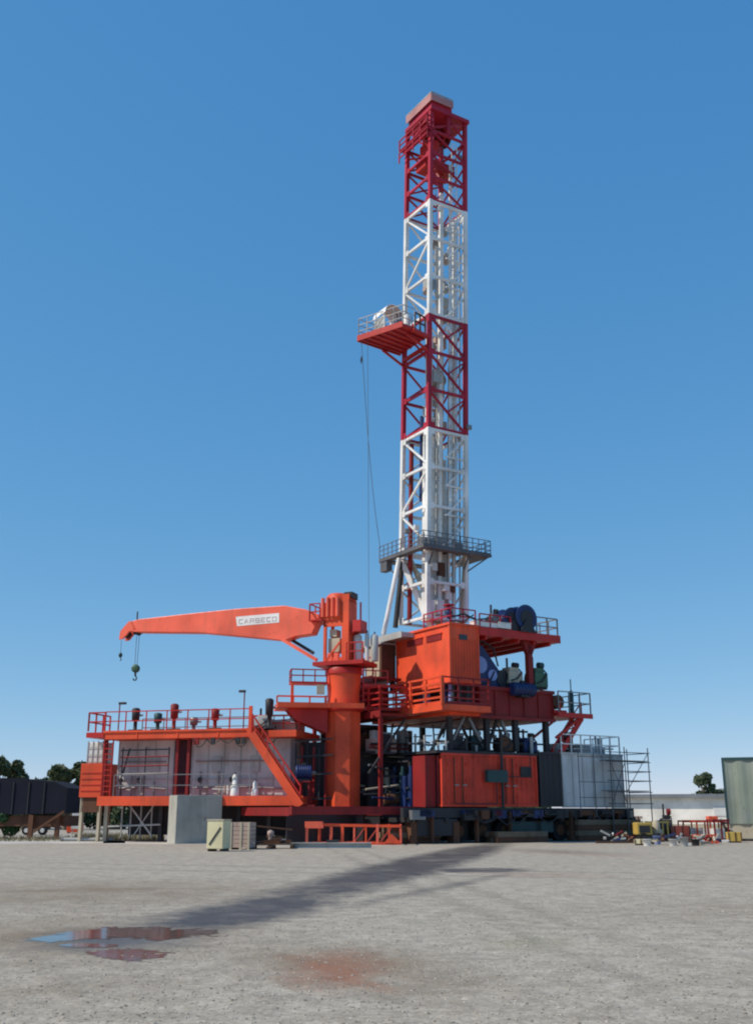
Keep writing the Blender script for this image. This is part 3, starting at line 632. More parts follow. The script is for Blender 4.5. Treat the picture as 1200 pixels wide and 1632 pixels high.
# machines seen against the sky between the container tops and the floor
sil = [('engine', 'dark diesel engine on top of the orange container, leftmost of four', 'engine', (.9, .9, 4.43), .9, .7, .85, 'dark', 'steel'),
       ('engine', 'dark diesel engine on top of the orange container, second from the left', 'engine', (2.2, 1.1, 4.43), .8, .7, 1.0, 'teal', 'greypaint'),
       ('engine', 'brown grey engine on the container roof, third from the left', 'engine', (3.9, .8, 4.43), .8, .7, .95, 'rust', 'steel'),
       ('engine', 'dark blue engine on the container roof, rightmost of four near the stair', 'engine', (5.6, .9, 4.43), .9, .7, 1.0, 'blue', 'dark')]
for a in sil: engine(a[0], a[1], a[2], FR, a[3], a[4], a[5], a[6], a[7], a[8], group='engines on the container roofs')
o = thing('pipe_manifold', 'tangle of pale pipes and valves on the container roof left of the engines', 'pipes', FR, pos=(-.6, .3, 4.42))
mb = MB()
for k in range(8):
    u = rnd.uniform(-.2, 1.1); v = k * .55; mb.tube((u, v, 0), (u, v, rnd.uniform(.5, 1.2)), .06); mb.tube((u - .4, v, .35 + .1 * (k % 3)), (u + .5, v + .3, .45), .05)
mb.build('pipe', M['greypaint'], o)
mb = MB(); [mb.lathe((.2 + .1 * (k % 2), .4 + k * .9, .8), [(.18, -.02), (.2, 0), (.18, .02)], 10) for k in range(4)]; mb.build('hand_wheel', M['dark'], o)

# ---------------- tanks on the right with pipe rails
tk = thing('settling_tank', 'large pale grey steel tank with railings on top, right end of the rig', 'tank', FR, pos=(7.2, .1, 1.75))
mb = MB(); mb.box(0, 4.55, 0, 3, 0, 2.75); mb.build('body', M['tank'], tk)
mb = MB(); [mb.box(.05 + k * .74, .11 + k * .74, -.05, -.002, .05, 2.7) for k in range(7)]; mb.box(-.02, 4.58, -.07, -.002, 2.70, 2.8); mb.box(-.02, 4.58, -.07, -.002, -.06, .04); mb.build('rib', M['greypaint'], tk)
mb = MB(); mb.rail([(.2, .1, 2.76), (4.5, .1, 2.76), (4.5, 2.9, 2.76)], h=1.0, gap=.7, r=.028); mb.build('handrail', M['white'], tk)
mb = MB(); mb.box(.9, 1.25, .3, .7, 2.76, 3.75); mb.box(1.0, 1.15, .28, .299, 3.0, 3.6); mb.build('agitator', M['dark'], tk)
MB().box(.3, .75, .5, 1.2, 2.76, 3.3).build('gearbox', M['greypaint'], tk); MB().box(3.1, 4.2, .9, 2.0, 2.76, 3.25, .03).build('cover', M['white'], tk)
mb = MB(); mb.box(2.0, 2.9, .6, 1.8, 2.76, 3.3); mb.tube((3.1, .5, 2.8), (3.1, .5, 3.8), .06); mb.tube((3.8, .9, 2.8), (3.8, .9, 3.7), .15); mb.path([(.2, .4, 3.0), (2, .3, 3.05), (4.3, .4, 3.1)], .05); mb.build('hatch', M['greypaint'], tk)
sf = thing('pipe_scaffold', 'thin steel pipe scaffold at the right end of the pale grey tank', 'scaffold', FR, pos=(10.0, -.75, 0))
for k, u in enumerate((0, 1.1, 2.9)):
    MB().tube((u, 0, 0), (u, 0, 4.9), .03, 6).build('upright', M['cable'], sf)
    if k: MB().tube((u, 1.6, 0), (u, 1.6, 4.9), .03, 6).build('upright', M['cable'], sf)
mb = MB()
for z in (1.9, 2.5, 3.1, 3.6, 4.1, 4.6): mb.tube((-.3, -.04, z), (3.0, -.04, z), .025, 6); mb.tube((2.93, 0, z), (2.93, 1.7, z), .025, 6)
mb.tube((0, 0, 1.9), (1.1, 0, 4.1), .02, 6); mb.tube((1.1, 0, 1.9), (0, 0, 4.1), .02, 6); mb.tube((1.1, 0, 2.5), (2.9, 0, 4.6), .02, 6)
mb.build('ledger', M['cable'], sf)
for z in (2.55, 4.15): MB().box(-.2, 2.9, .06, .6, z, z + .04).build('plank', M['timber'], sf)
for u in (-1.2, -2.3): MB().tube((u, 0, 1.2), (u, 0, 4.6), .025, 6).build('upright', M['cable'], sf)
for z in (2.2, 3.0, 4.3): MB().tube((-2.4, -.05, z), (0, -.05, z), .02, 6).build('ledger', M['cable'], sf)

# ---------------- base skid, wheels, timber
base = thing('rig_trailer', 'long dark trailer chassis with wheels carrying the drilling rig in its own shade', 'trailer', FR)
mb = MB()
for v in (-.1, 2.4, 6.0): mb.box(-3.0, 12.2, v, v + .25, 1.2, 1.66)
for u in (-2.8, -.6, 1.8, 4.2, 6.8, 9.4, 12.0): mb.box(u, u + .2, -.2, 7, 1.0, 1.199)
mb.build('chassis', M['dark'], base)
mb = MB(); mb.box(-8.6, -.9, .6, .85, 1.35, 1.72); mb.box(-8.6, -8.35, .86, 6, 1.3, 1.68); mb.build('base_beam', M['deepred'], base)
for k in range(7):
    u = .6 + k * 1.45 + (.8 if k > 3 else 0)
    wl = MB().tube((u, .35, .56), (u, .72, .56), .55, 20).build('wheel', M['rubber'], base)
    MB().tube((u, .31, .56), (u, .349, .56), .28, 14).build('rim', M['rust'], wl)
[MB().box(u, u + .35, -.15, .4, 0, 1.0).build('jack', M['rust'], base) for u in (-2.6, -.1, 5.1, 12.0)]
MB().box(-8.0, 12, 2.2, 2.3, .05, 1.64).build('added_shade_skirt', M['dark'], base); MB().box(-.9, 6.2, .85, .95, .12, 1.1).build('added_shade_skirt', M['dark'], base)  # dark sheets added to block sun and deepen shade under the chassis
MB().box(3.5, 6.3, -.15, .1, .45, 1.0, .03).build('toolbox', M['teal'], base)
MB().box(-2.2, .2, -.1, .3, .35, 1.15, .03).build('toolbox', M['dark'], base)
tm = 0
for (u, v, L, rz, n, lab) in ((-3.6, .2, 3.0, 0, 3, 'low stack of dark sleepers under the crane side of the trailer'),
                          (2.0, -.9, 3.2, 0, 2, 'low stack of grey sleepers in front of the trailer wheels'),
                          (7.6, -.6, 2.6, 0, 4, 'stack of brown sleepers under the left end of the grey tank'),
                          (9.9, -.6, 2.3, 0, 4, 'stack of brown sleepers under the right end of the grey tank')):
    o = thing('sleeper_stack', lab, 'sleepers', FR, group='sleeper stacks under the rig', pos=(u, v, 0), rz=rz)
    for k in range(n):
        for j in range(3):
            MB().box(rnd.uniform(-.08, .08), L + rnd.uniform(-.1, .1), j * .34, j * .34 + .3, k * .27, k * .27 + .262, .015).build('sleeper', M['timber' if (k + j) % 2 else 'rust'], o)

# ================================================================== MAST
FM = Frame(FR.w(1.55, 4.3, 0)[:2], R(32)); MW = 2.72
YM = FM.o.y
zm = lambda y: at(685, y, YM).z
LEAN = 0.021
mast = thing('drilling_mast', 'tall red and white banded lattice drilling mast rising from the platform', 'mast', FM)
def mp(u, v, z):
    k = (z - 10) * LEAN; return Vector((u + k * cos(FM.a), v - k * sin(FM.a), z))
def lean(z): return mp(0, 0, z) - Vector((0, 0, z))
def section(z0, z1, bays, c, front='X', side='Z', leg=.24, inset=0.0, k0=0):
    mb = MB(); h = (z1 - z0) / bays
    C = [(inset, inset), (MW - inset, inset), (MW - inset, MW - inset), (inset, MW - inset)]
    rw = .13
    for b_ in range(bays + 1):
        z = z0 + b_ * h
        zz = min(max(z, z0 + .08), z1 - .08)
        for i in range(4):
            if i == 1 and b_ not in (0, bays): continue
            a, d = C[i], C[(i + 1) % 4]; mb.bar(mp(*a, zz), mp(*d, zz), rw, .16)
    for b_ in range(bays):
        za, zb = z0 + b_ * h + .1, z0 + (b_ + 1) * h - .1
        # left face (u = 0), zigzag
        a, d = (C[3], C[0]) if (b_ + k0) % 2 == 0 else (C[0], C[3])
        if side == 'Z': mb.bar(mp(*a, zb), mp(*d, za), .11)
        # right face (v = 0)
        if front == 'X':
            mb.bar(mp(*C[0], zb), mp(*C[1], za), .11)
        if front == 'XX':
            mb.bar(mp(*C[0], zb), mp(*C[1], za), .12); mb.bar(mp(*C[1], zb), mp(MW * .5, inset, (za + zb) / 2), .10)
        # back and far side
        mb.bar(mp(*C[2], zb), mp(*C[3], za), .10); mb.bar(mp(*C[3], zb), mp(*C[2], za), .10)
        mb.bar(mp(*C[1], zb), mp(*C[2], za), .09)
    for b_ in range(bays + 1):
        z = min(max(z0 + b_ * h, z0 + .2), z1 - .2)
        for (u, v) in (C[0], C[1]):
            q = mp(u, v, z); d = 1 if u < 1 else -1; mb.box(q.x + (.12 if d > 0 else -.4), q.x + (.4 if d > 0 else -.12), q.y - .09, q.y - .06, z - .18, z + .18)
        for (u, v) in (C[0], C[3]):
            q = mp(u, v, z); d = 1 if v < 1 else -1; mb.box(q.x - .09, q.x - .06, q.y + (.12 if d > 0 else -.4), q.y + (.4 if d > 0 else -.12), z - .18, z + .18)
    s_ = mb.build('mast_section', M[c], mast)
    for (u, v) in C:
        m2 = MB(); m2.bar(mp(u, v, z0 + .004), mp(u, v, z1 - .004), leg); m2.build('leg', M[c], s_)
    return s_
Z = [zm(y) for y in (985, 868, 681, 500, 318, 205)]
section(Z[0], Z[1], 2, 'mastwhite', side='', front='', k0=1, leg=.22)
section(Z[1], Z[2], 3, 'mastwhite', k0=0, front='')
section(Z[2], Z[3], 3, 'crimson', k0=1, front='XX', side='')
section(Z[3], Z[4], 3, 'mastwhite', k0=0, front='')
section(Z[4], Z[5], 3, 'crimson', k0=0, front='X', side='')
# right face bracing of the white sections stands further back and is partly hidden by equipment
mb = MB()
for (za, zb, n) in ((Z[1], Z[2], 4), (Z[3], Z[4], 4)):
    h = (zb - za) / n
    for k in range(n):
        z = za + k * h; mb.bar(mp(MW * .5, 0, z + h * .1), mp(MW, 0, z + h * .95), .09); mb.bar(mp(MW * .45, 0, z + h * .1), mp(MW, 0, z + h * .1), .09)
mb.build('lattice', M['mastwhite'], mast)
# crown
zt = zm(178)
cr = MB(); cr.box(-.1, MW + .3, -.3, MW + .15, Z[5], Z[5] + .35)
cr = MB()
pts = lambda z: [mp(-.15, -.25, z), mp(MW + .2, -.25, z), mp(MW + .2, MW + .1, z), mp(-.15, MW + .1, z)]
cr.prism(pts(Z[5] + 1.35), (0, 0, .28))
cr.prism([mp(.0, -.1, Z[5] + 1.65), mp(1.6, -.1, Z[5] + 1.65), mp(1.6, MW - .1, Z[5] + 1.65), mp(.0, MW - .1, Z[5] + 1.65)], (0, 0, .5))
crown = cr.build('crown_block', M['crimson'], mast)
mb = MB()
for (u, v) in ((0, 0), (MW, 0), (MW, MW), (0, MW), (MW / 2, 0), (MW / 2, MW)): mb.bar(mp(u, v, Z[5]), mp(u, v, Z[5] + 1.34), .24)
mb.bar(mp(0, 0, Z[5] + .1), mp(MW, 0, Z[5] + 1.3), .12); mb.bar(mp(0, MW, Z[5] + .1), mp(0, 0, Z[5] + 1.3), .12)
mb.bar(mp(MW, 0, Z[5] + .1), mp(MW / 2, 0, Z[5] + 1.3), .12); mb.bar(mp(-.25, 0, Z[5] - .3), mp(-.25, MW, Z[5] - .3), .16); mb.build('frame', M['crimson'], crown)
for k in range(5):
    p = mp(.5 + k * .42, MW * .5, Z[5] + .75); MB().lathe(p, [(.5, -.07), (.55, -.05), (.46, 0), (.55, .05), (.5, .07)], 18, 'x').build('sheave', M['red' if k % 2 else 'deepred'], crown)
mb = MB(); mb.rail([mp(-.1, MW, Z[5] + 2.15), mp(-.1, -.2, Z[5] + 2.15), mp(1.6, -.2, Z[5] + 2.15)], h=.5, gap=.6, r=.03); mb.build('handrail', M['greypaint'], crown)
mb = MB(lean(Z[5] + 2.2)); mb.box(-.16, -.12, -.2, MW, Z[5] + 2.0, Z[5] + 2.55); mb.box(-.12, 1.6, -.26, -.22, Z[5] + 2.0, Z[5] + 2.5); mb.box(.1, 1.4, .2, MW - .3, Z[5] + 2.16, Z[5] + 2.6); mb.build('cladding', M['crownpink'], crown)
mb = MB(lean(Z[5])); mb.box(.1, MW * .9, MW * .3, MW * .7, Z[5] - 2.2, Z[5] - 1.5); mb.box(.3, 1.0, .5, 1.7, Z[5] - 1.2, Z[5] - .3)
for k in range(14):
    u, v = rnd.uniform(.2, 2.4), rnd.uniform(.3, 2.2); z = Z[5] - rnd.uniform(.1, 4.5); mb.bar((u, v, z), (u + rnd.uniform(-.8, .8), v + rnd.uniform(-.8, .8), z + rnd.uniform(-.9, .9)), .1)
mb.build('machinery', M['red'], crown)
mb = MB()
for z in (Z[5] - .05, Z[5] - 1.0):
    mb.rail([mp(-.45, MW + .3, z), mp(-.45, -.3, z), mp(.0, -.3, z)], h=.75, gap=.9, r=.035)
mb.off = lean(Z[5]); mb.box(-.5, -.13, -.3, MW + .3, Z[5] - .1, Z[5] - .052); mb.build('service_balcony', M['crimson'], crown)

# inner equipment: guide rails, cylinder, pipes
mb = MB(); mb.tube(mp(.62, .9, Z[0]), mp(.62, .9, Z[2] - .2), .34, 14); mb.tube(mp(.62, .9, Z[2] - .2), mp(.62, .9, Z[3] - 1), .22, 12); mb.build('lift_cylinder', M['white'], mast)
mb = MB(); mb.tube(mp(1.3, 1.0, Z[0]), mp(1.3, 1.0, Z[2] + .5), .24, 14); mb.build('lift_cylinder', M['white'], mast)
mb = MB(); mb.bar(mp(1.1, .35, Z[0]), mp(1.1, .35, Z[4] + 1), .26, .16); mb.build('guide_rail', M['mastwhite'], mast)
mb = MB(); mb.bar(mp(2.2, .5, Z[0]), mp(2.2, .5, Z[4] - .5), .2, .16); mb.build('guide_rail', M['mastwhite'], mast)
mb = MB(); mb.tube(mp(1.65, .2, Z[0]), mp(1.65, .2, Z[5] - 2), .07, 8); mb.build('standpipe', M['white'], mast)
mb = MB(); mb.tube(mp(2.45, .25, Z[0]), mp(2.45, .25, Z[4]), .05, 8); mb.build('standpipe', M['greypaint'], mast)
mb = MB(); mb.tube(mp(.35, MW - .4, Z[0]), mp(.35, MW - .4, Z[2] - .3), .14, 10); mb.build('standpipe', M['deepred'], mast)
mb = MB(); mb.tube(mp(.4, 1.3, Z[1] + 3), mp(.4, 1.3, Z[2] + 1.2), .12, 10); mb.build('standpipe', M['blue'], mast)
mb = MB()
for s_ in (0, .4): mb.bar(mp(1.75 + s_, .12, Z[1] + .2), mp(1.75 + s_, .12, Z[5] - .5), .05)
n = int((Z[5] - Z[1]) / .33)
for k in range(n): z = Z[1] + .3 + k * .33; mb.bar(mp(1.75, .12, z), mp(2.15, .12, z), .03)
mb.build('ladder', M['white'], mast)
for k in range(30):
    mb = MB(); z = rnd.uniform(Z[0] + .5, Z[4]); u = rnd.uniform(.9, 2.4); v = rnd.uniform(.3, 1.6); s_ = rnd.uniform(.12, .32)
    mb.box(u - s_, u + s_, v - s_, v + s_, z - s_ * 1.2, z + s_ * 1.4); mb.build('clamp', M['greypaint' if k % 4 else 'pinkish'], mast)
MB().box(1.45, 2.05, .62, .70, Z[0], Z[2] - 1.5).build('cable_tray', M['white'], mast); MB().box(1.5, 1.95, .62, .70, Z[3] + .4, Z[4] - 2.5).build('cable_tray', M['white'], mast)
mb = MB(); mb.box(.30, 1.05, .42, .50, Z[0], Z[2] - .3)
for k in range(22): z = Z[0] + .5 + k * .62; mb.box(.26, 1.09, .38, .419, z, z + .07)
mb.build('cable_tray', M['white'], mast)
for k in range(5): q = .35 + k * .42; MB().tube(mp(q, .3, Z[0]), mp(q + .05, .3, Z[3] - 1 - k * .7), .045, 6).build('hose', M[('white', 'greypaint', 'beige', 'steel', 'white')[k]], mast)
for k, (u, v, z) in enumerate(((-.18, .9, Z[1] + 1.2), (-.18, 1.9, Z[1] + 1.2), (1.2, -.2, Z[3] - .8), (MW + .1, -.2, Z[2] + .5), (.6, -.2, Z[4] - .6), (MW + .1, .6, Z[5] - .8))):
    q = mp(u, v, z); MB().box(q.x - .16, q.x + .16, q.y - .1, q.y + .1, z - .14, z + .14, .02).build('floodlight', M['steel' if k % 2 else 'white'], mast)
# lower mast legs: tapering white struts and the back stay
mb = MB(); mb.bar(mp(.0, MW, Z[1] - .3), (1.0, .9, Z[0] - .4), .3); mb.build('front_strut', M['mastwhite'], mast)
mb = MB(); mb.bar(mp(.6, MW, Z[1] - .2), (1.3, .6, Z[0] - .2), .22); mb.bar(mp(MW, 0, Z[1] - .3), mp(MW - .1, .3, Z[0]), .24); mb.build('front_strut', M['beige'], mast)
sl = FM.pv(636, 890, 2.0); sl2 = FM.pv(611, 1012, 2.0)
mb = MB(); mb.tube((sl[0], 2.0, sl[1]), (sl2[0], 2.0, sl2[1]), .13, 12); mb.build('back_stay', M['mastwhite'], mast)
mb = MB(); a = FM.pv(641, 895, 2.6); c = FM.pv(630, 1000, 2.6); mb.tube((a[0], 2.6, a[1]), (c[0], 2.6, c[1]), .15, 12); mb.build('back_stay', M['dark'], mast)
mb = MB(); mb.box(-2.3, 3.2, -1.0, 5.4, 10.55, 10.8); mb.box(-2.35, -2.302, -1.0, 5.4, 10.5, 10.85); mb.build('mast_base', M['greypaint'], mast)
mb = MB()
for (u, v) in ((-1.5, 5.0), (-1.5, 1.2), (3.0, 5.2)): mb.box(u - .12, u + .12, v - .12, v + .12, 7.8, 10.545)
mb.build('base_leg', M['dark'], mast)

# working platform around the mast at the collar
pl = MB(); zp = Z[1] - .35
lft = FM.pu(608, 862, -.5)[0]
def slab(u0, u1, v0, v1, mbx, z=zp, t=.12): mbx.box(u0, u1, v0, v1, z, z + t)
slab(-.65, 4.2, -.75, -.2, pl); slab(-.65, -.2, -.198, 4.0, pl); slab(3.2, 4.2, -.198, 2.4, pl); slab(-.198, 3.198, 3.4, 4.0, pl)
col_ = pl.build('collar_platform', M['cable'], mast)
mb = MB(); mb.rail([(-.62, 3.95, zp + .12), (-.62, -.7, zp + .12), (4.15, -.7, zp + .12), (4.15, 2.35, zp + .12)], h=.85, gap=.45, r=.018, mids=2, toe=.1); mb.build('handrail', M['cable'], col_)
mb = MB(); [mb.bar((u, -.15, zp - .8), (u, -.7, zp), .07) for u in (.1, 2.6)]; mb.bar((MW, -.1, zp - 1.0), (4.1, -.4, zp), .08); mb.bar((-.1, MW, zp - 1.0), (-.6, 3.8, zp), .08); mb.box(-.6, -.2, 3.2, 3.9, zp - .6, zp - .01); mb.build('bracket', M['cable'], col_)
for k in range(16):
    mb = MB(); s_ = rnd.uniform(.08, .22); u = rnd.uniform(-.1, 2.7); v = rnd.uniform(-.4, .6); mb.box(u - s_, u + s_, v - s_, v + s_, zp + .13, zp + .2 + s_ * rnd.uniform(2, 5)); mb.build('winch_gear', M['steel'], col_)
for k in range(12):
    mb = MB(); s_ = rnd.uniform(.1, .25); u = rnd.uniform(.4, 2.4); v = rnd.uniform(-.1, .9); z = rnd.uniform(Z[0] + .3, Z[1] - 1.2); mb.box(u - s_, u + s_, v - s_, v + s_, z, z + s_ * rnd.uniform(2, 6)); mb.build('winch_gear', M['white' if k % 3 else 'rust'], col_)

# racking board on the left side
zb = zm(538)
rb = MB(); edge = [(-3.5, 2.6), (-2.25, -.5), (-1.3, -.38), (-.12, -.05), (-.12, 2.95)]
rb.prism([(u, v, zb) for u, v in edge], (0, 0, .16))
rb.bar((-3.53, 2.6, zb + .1), (-2.28, -.52, zb + .1), .06, .36); rb.bar((-3.5, 2.65, zb + .1), (-.12, 3.0, zb + .1), .06, .36)
board = rb.build('racking_board', M['red'], mast); board.location = lean(zb)
mb = MB()
for k in range(6): t_ = (k + .5) / 6; mb.bar((-2.3 - 1.15 * t_, -.4 + 2.95 * t_, zb - .05), (-.15, .1 + 2.8 * t_, zb - .05), .07, .09)
mb.build('joist', M['crimson'], board)
mb = MB(); mb.rail([(-.3, 2.9, zb + .16), (-3.45, 2.58, zb + .16), (-2.22, -.45, zb + .16), (-1.3, -.33, zb + .16)], h=1.25, gap=.7, r=.02, mids=2); mb.build('handrail', M['greypaint'], board)
mb = MB(); arc = [(-2.15 + .62 * cos(pi * k / 12), 1.25 + .6 * sin(pi * k / 12)) for k in range(13)]
for k in range(12):
    (u0, z0_), (u1, z1_) = arc[k], arc[k + 1]; mb.prism([(u0, .6, zb + z0_), (u1, .6, zb + z1_), (u1, .6, zb + z1_ + .05), (u0, .6, zb + z0_ + .05)], (0, 1.4, 0))
mb.build('wind_shield', M['platewhite'], board)
mb = MB(); mb.box(-2.75, -2.71, .7, 1.95, zb + .2, zb + 1.14); mb.box(-1.62, -1.58, .7, 1.3, zb + .2, zb + 1.14); mb.box(-2.75, -1.63, 1.92, 1.95, zb + .2, zb + 1.14); mb.build('cabin_panel', M['greypaint'], board)
MB().lathe((-1.5, .2, zb + .17), [(.22, 0), (.22, .9), (.14, 1.0)], 12).build('drum', M['mastwhite'], board)
mb = MB(); mb.rail([(-1.2, -.25, zb + .16), (-.3, .0, zb + .16)], h=1.1, gap=.6, r=.04, mids=1); [mb.bar((-2.2 + .25 * k, .4, zb + .17), (-2.3 + .27 * k, .5, zb + 1.4), .04) for k in range(6)]; mb.build('finger', M['rust'], board)
for a, c, w_ in (((-.1, -.05, zb - .02), (-1.5, -.42, zb - .02), .2), ((-.05, 0, zb - .9), (-1.6, .1, zb - .1), .12), ((-.05, MW, zb - .9), (-1.6, 2.8, zb - .1), .12), ((-.1, 0, zb - .55), (-.1, MW, zb - .55), .2)): MB().bar(a, c, w_).build('bracket', M['red'], board)

# travelling block and lines hanging inside the mast
zt_ = zm(600)
tb = thing('travelling_block', 'pinkish beige travelling block hanging inside the red section of the mast', 'hoist block', FM, pos=lean(zt_))
MB().box(1.0, 1.5, .5, 1.0, zt_ - .9, zt_ + .7, .05).build('body', M['pinkish'], tb)
MB().lathe((1.25, .75, zt_ + .3), [(.42, -.22), (.42, .22)], 16, 'y').build('sheave', M['beige'], tb)
MB().box(1.05, 1.45, .55, .95, zt_ - 2.1, zt_ - .95, .05).build('swivel', M['beige'], tb)
dl = thing('drill_line', 'thin steel drilling lines running down inside the mast from the crown', 'cable', FM)
for k in range(4):
    MB().tube(mp(1.15 + .1 * k, .7, zt_ + .7), mp(.8 + .35 * k, 1.2, Z[5] + .5), .02, 5).build('line', M['cable'], dl)
gl = thing('guy_line', 'two thin dark ropes hanging from the outer end of the racking board', 'rope', FM)
e1 = Vector((-3.3, 2.5, zb)) + lean(zb); e2 = Vector((-.6, 3.9, zp + .9))
pts = [e1.lerp(e2, t_ / 12) - Vector((0, 0, 1.6 * sin(pi * t_ / 12))) for t_ in range(13)]
MB().path(pts, .018, 5).build('rope', M['cable'], gl)
e1 = Vector((-3.1, 2.1, zb)) + lean(zb); q = FM.pv(588, 1040, 2.2); e2 = Vector((q[0], 2.2, q[1])); MB().path([e1, e1.lerp(e2, .2), e1.lerp(e2, .2) + Vector((.02, 0, -.3)), e2], .014, 5).build('rope', M['cable'], gl)
MB().lathe(FM.o * 0 + (Vector((-3.3, 2.5, zb - 1.3)) + lean(zb)), [(.02, -.25), (.07, 0), (.02, .25)], 8).build('weight', M['dark'], gl)

# ================================================================== PEDESTAL CRANE
YC = 54.6
FC = Frame((at(546, 1285, YC).x, YC), R(-22)); zc = lambda y: at(546, y, YC).z
cr_ = thing('pedestal_crane', 'orange pedestal crane with long tapering boom and white name plate', 'crane', FC)
n8 = lambda r: r
zb0, zt0 = zc(1286), zc(1076)
mb = MB(); mb.lathe((0, 0, 0), [(.84, zc(1137)), (.84, zc(1105)), (.92, zt0)], 24)
oc = [(.95 * cos(pi / 8 + k * pi / 4 + R(22)), .95 * sin(pi / 8 + k * pi / 4 + R(22)), zb0) for k in range(8)]; mb.prism(oc, (0, 0, zc(1136) - zb0)); mb.build('column', M['orange'], cr_)
MB().lathe((0, 0, 0), [(.98, zt0), (.98, zc(1068)), (.93, zc(1066))], 24).build('flange', M['red'], cr_); MB().lathe((0, 0, 0), [(.97, zc(1135)), (1.02, zc(1134)), (1.02, zc(1128)), (.97, zc(1127))], 24).build('flange', M['red'], cr_); MB().lathe((0, 0, 0), [(1.15, zb0 - .12), (1.15, zb0 - .002)], 8).build('flange', M['red'], cr_)
tw = MB(); zpl = zc(1058)
tw.box(-1.35, 1.5, -1.0, 1.0, zpl - .16, zpl + .04)
tw = tw.build('slewing_platform', M['red'], cr_)
mb = MB(); mb.box(.1, .5, -.55, .55, zpl + .05, zc(958)); mb.box(-.95, -.80, -.55, -.4, zpl + .05, zc(990)); mb.box(-.95, -.80, .4, .55, zpl + .05, zc(990)); mb.box(-.96, .098, -.55, -.42, zc(1000), zc(990)); mb.box(-.96, .098, -.5, -.42, zpl + .05, zpl + .3)
mb.bar((-.85, -.5, zpl + .1), (0, -.5, zpl + 1.1), .08); mb.build('tower_frame', M['orange'], cr_)
hd = MB(); hd.lathe((-.35, 0, 0), [(.5, zc(992)), (.66, zc(988)), (.66, zc(952)), (.5, zc(947))], 14); hd.box(-.2, .5, -.5, .5, zc(962), zc(950)); hd.box(-1.05, -.3, -.62, -.3, zc(990), zc(962)); hd = hd.build('winch_head', M['orange'], cr_)
MB().box(.15, .62, -.4, .4, zc(956), zc(946), .03).build('motor_cover', M['dark'], hd)
mb = MB(); [mb.tube((-.95 + k * .28, -.66, zc(985)), (-.95 + k * .28, -.66, zc(955)), .1, 10) for k in range(4)]; mb.build('winch_drum', M['boom'], hd)
mb = MB(); mb.box(-.75, -.1, -.35, .3, zc(1040), zc(1018)); mb.box(-.7, -.3, -.3, .25, zc(1015), zc(1004)); mb.build('valve_block', M['beige'], cr_)
mb = MB(); mb.box(-.72, -.46, -.52, -.3, zpl + .05, zc(1042)); mb.box(-.35, -.1, -.52, -.3, zpl + .05, zc(1042)); mb.build('pump', M['boom'], cr_)
mb = MB(); mb.box(-1.75, -.97, -.75, .75, zc(990), zc(988)); mb.rail([(-1.1, -.7, zc(988)), (-1.7, -.7, zc(988)), (-1.7, .7, zc(988))], h=.85, gap=.6, r=.03); mb.build('service_balcony', M['red'], cr_)
mb = MB(); mb.rail([(.55, -.9, zpl + .05), (1.45, -.9, zpl + .05)], h=.9, gap=.5, r=.03); mb.tube((.95, 0, zc(1000)), (.95, 0, zc(962)), .05); mb.box(.7, 1.15, -.5, .4, zc(1010), zc(992)); mb.box(.51, .7, -.4, .3, zc(1012), zc(1008)); mb.build('side_frame', M['red'], cr_)
# boom: side outline traced at its real distance, with two side plates' thickness
P = lambda x, y: Vector((FC.pv(x, y, -.35)[0], -.35, FC.pv(x, y, -.35)[1]))
out = [P(x, y) for x, y in ((510, 980), (487, 971), (453, 965), (378, 970), (300, 978), (220, 987), (208, 991), (212, 1007), (320, 1008), (437, 1019), (453, 1021), (470, 1014), (497, 1010))]
mb = MB(); mb.prism(out, (0, .7, 0)); boom = mb.build('boom', M['boom'], cr_)
bv = boom.modifiers.new('bevel', 'BEVEL'); bv.width = .03; bv.segments = 2
nose = MB(); nose.prism([P(212, 990), P(206, 990), P(192, 1006), P(190, 1019), P(196, 1018), P(206, 1006), P(218, 1004)], (0, .12, 0)); nose.prism([q + Vector((0, .58, 0)) for q in (P(212, 990), P(206, 990), P(192, 1006), P(190, 1019), P(196, 1018), P(206, 1006), P(218, 1004))], (0, .12, 0))
nose = nose.build('boom_nose', M['boom'], boom)
for (x, y, r) in ((196, 1009, .24), (214, 1005, .22)):
    q = P(x, y); MB().lathe((q.x, 0, q.z), [(r, -.18), (r, -.14), (r * .75, -.12), (r * .75, .12), (r, .14), (r, .18)], 16, 'y').build('sheave', M['dark'], boom)
q = P(219, 987); MB().bar(q, q + Vector((0, 0, .45)), .06).build('lamp_post', M['dark'], boom)
def side(x, y, d): v_ = FC.pv(x, y, -.35 - d); return Vector((v_[0], -.35 - d, v_[1]))
mb = MB(); mb.prism([side(376, 983, .012), side(378, 998, .012), side(445, 992, .012), side(445, 977, .012)], (0, .009, 0)); plate = mb.build('name_plate', M['platewhite'], boom)
# faint worn lettering, too blurred to read in the photograph
mb = MB(); a, c = side(380, 990.5, .02), side(442, 985.5, .02)
gly = ['C', 'A', 'R', 'B', 'E', 'C', 'O']
segs = {'C': [(1, 1, 0, 1), (0, 1, 0, 0), (0, 0, 1, 0)], 'A': [(0, 0, .5, 1), (.5, 1, 1, 0), (.2, .4, .8, .4)], 'R': [(0, 0, 0, 1), (0, 1, 1, 1), (1, 1, 1, .5), (1, .5, 0, .5), (.4, .5, 1, 0)],
        'B': [(0, 0, 0, 1), (0, 1, .9, 1), (.9, 1, .9, .5), (0, .5, 1, .5), (1, .5, 1, 0), (0, 0, 1, 0)], 'E': [(1, 1, 0, 1), (0, 1, 0, 0), (0, 0, 1, 0), (0, .5, .8, .5)], 'O': [(0, 0, 0, 1), (0, 1, 1, 1), (1, 1, 1, 0), (1, 0, 0, 0)]}
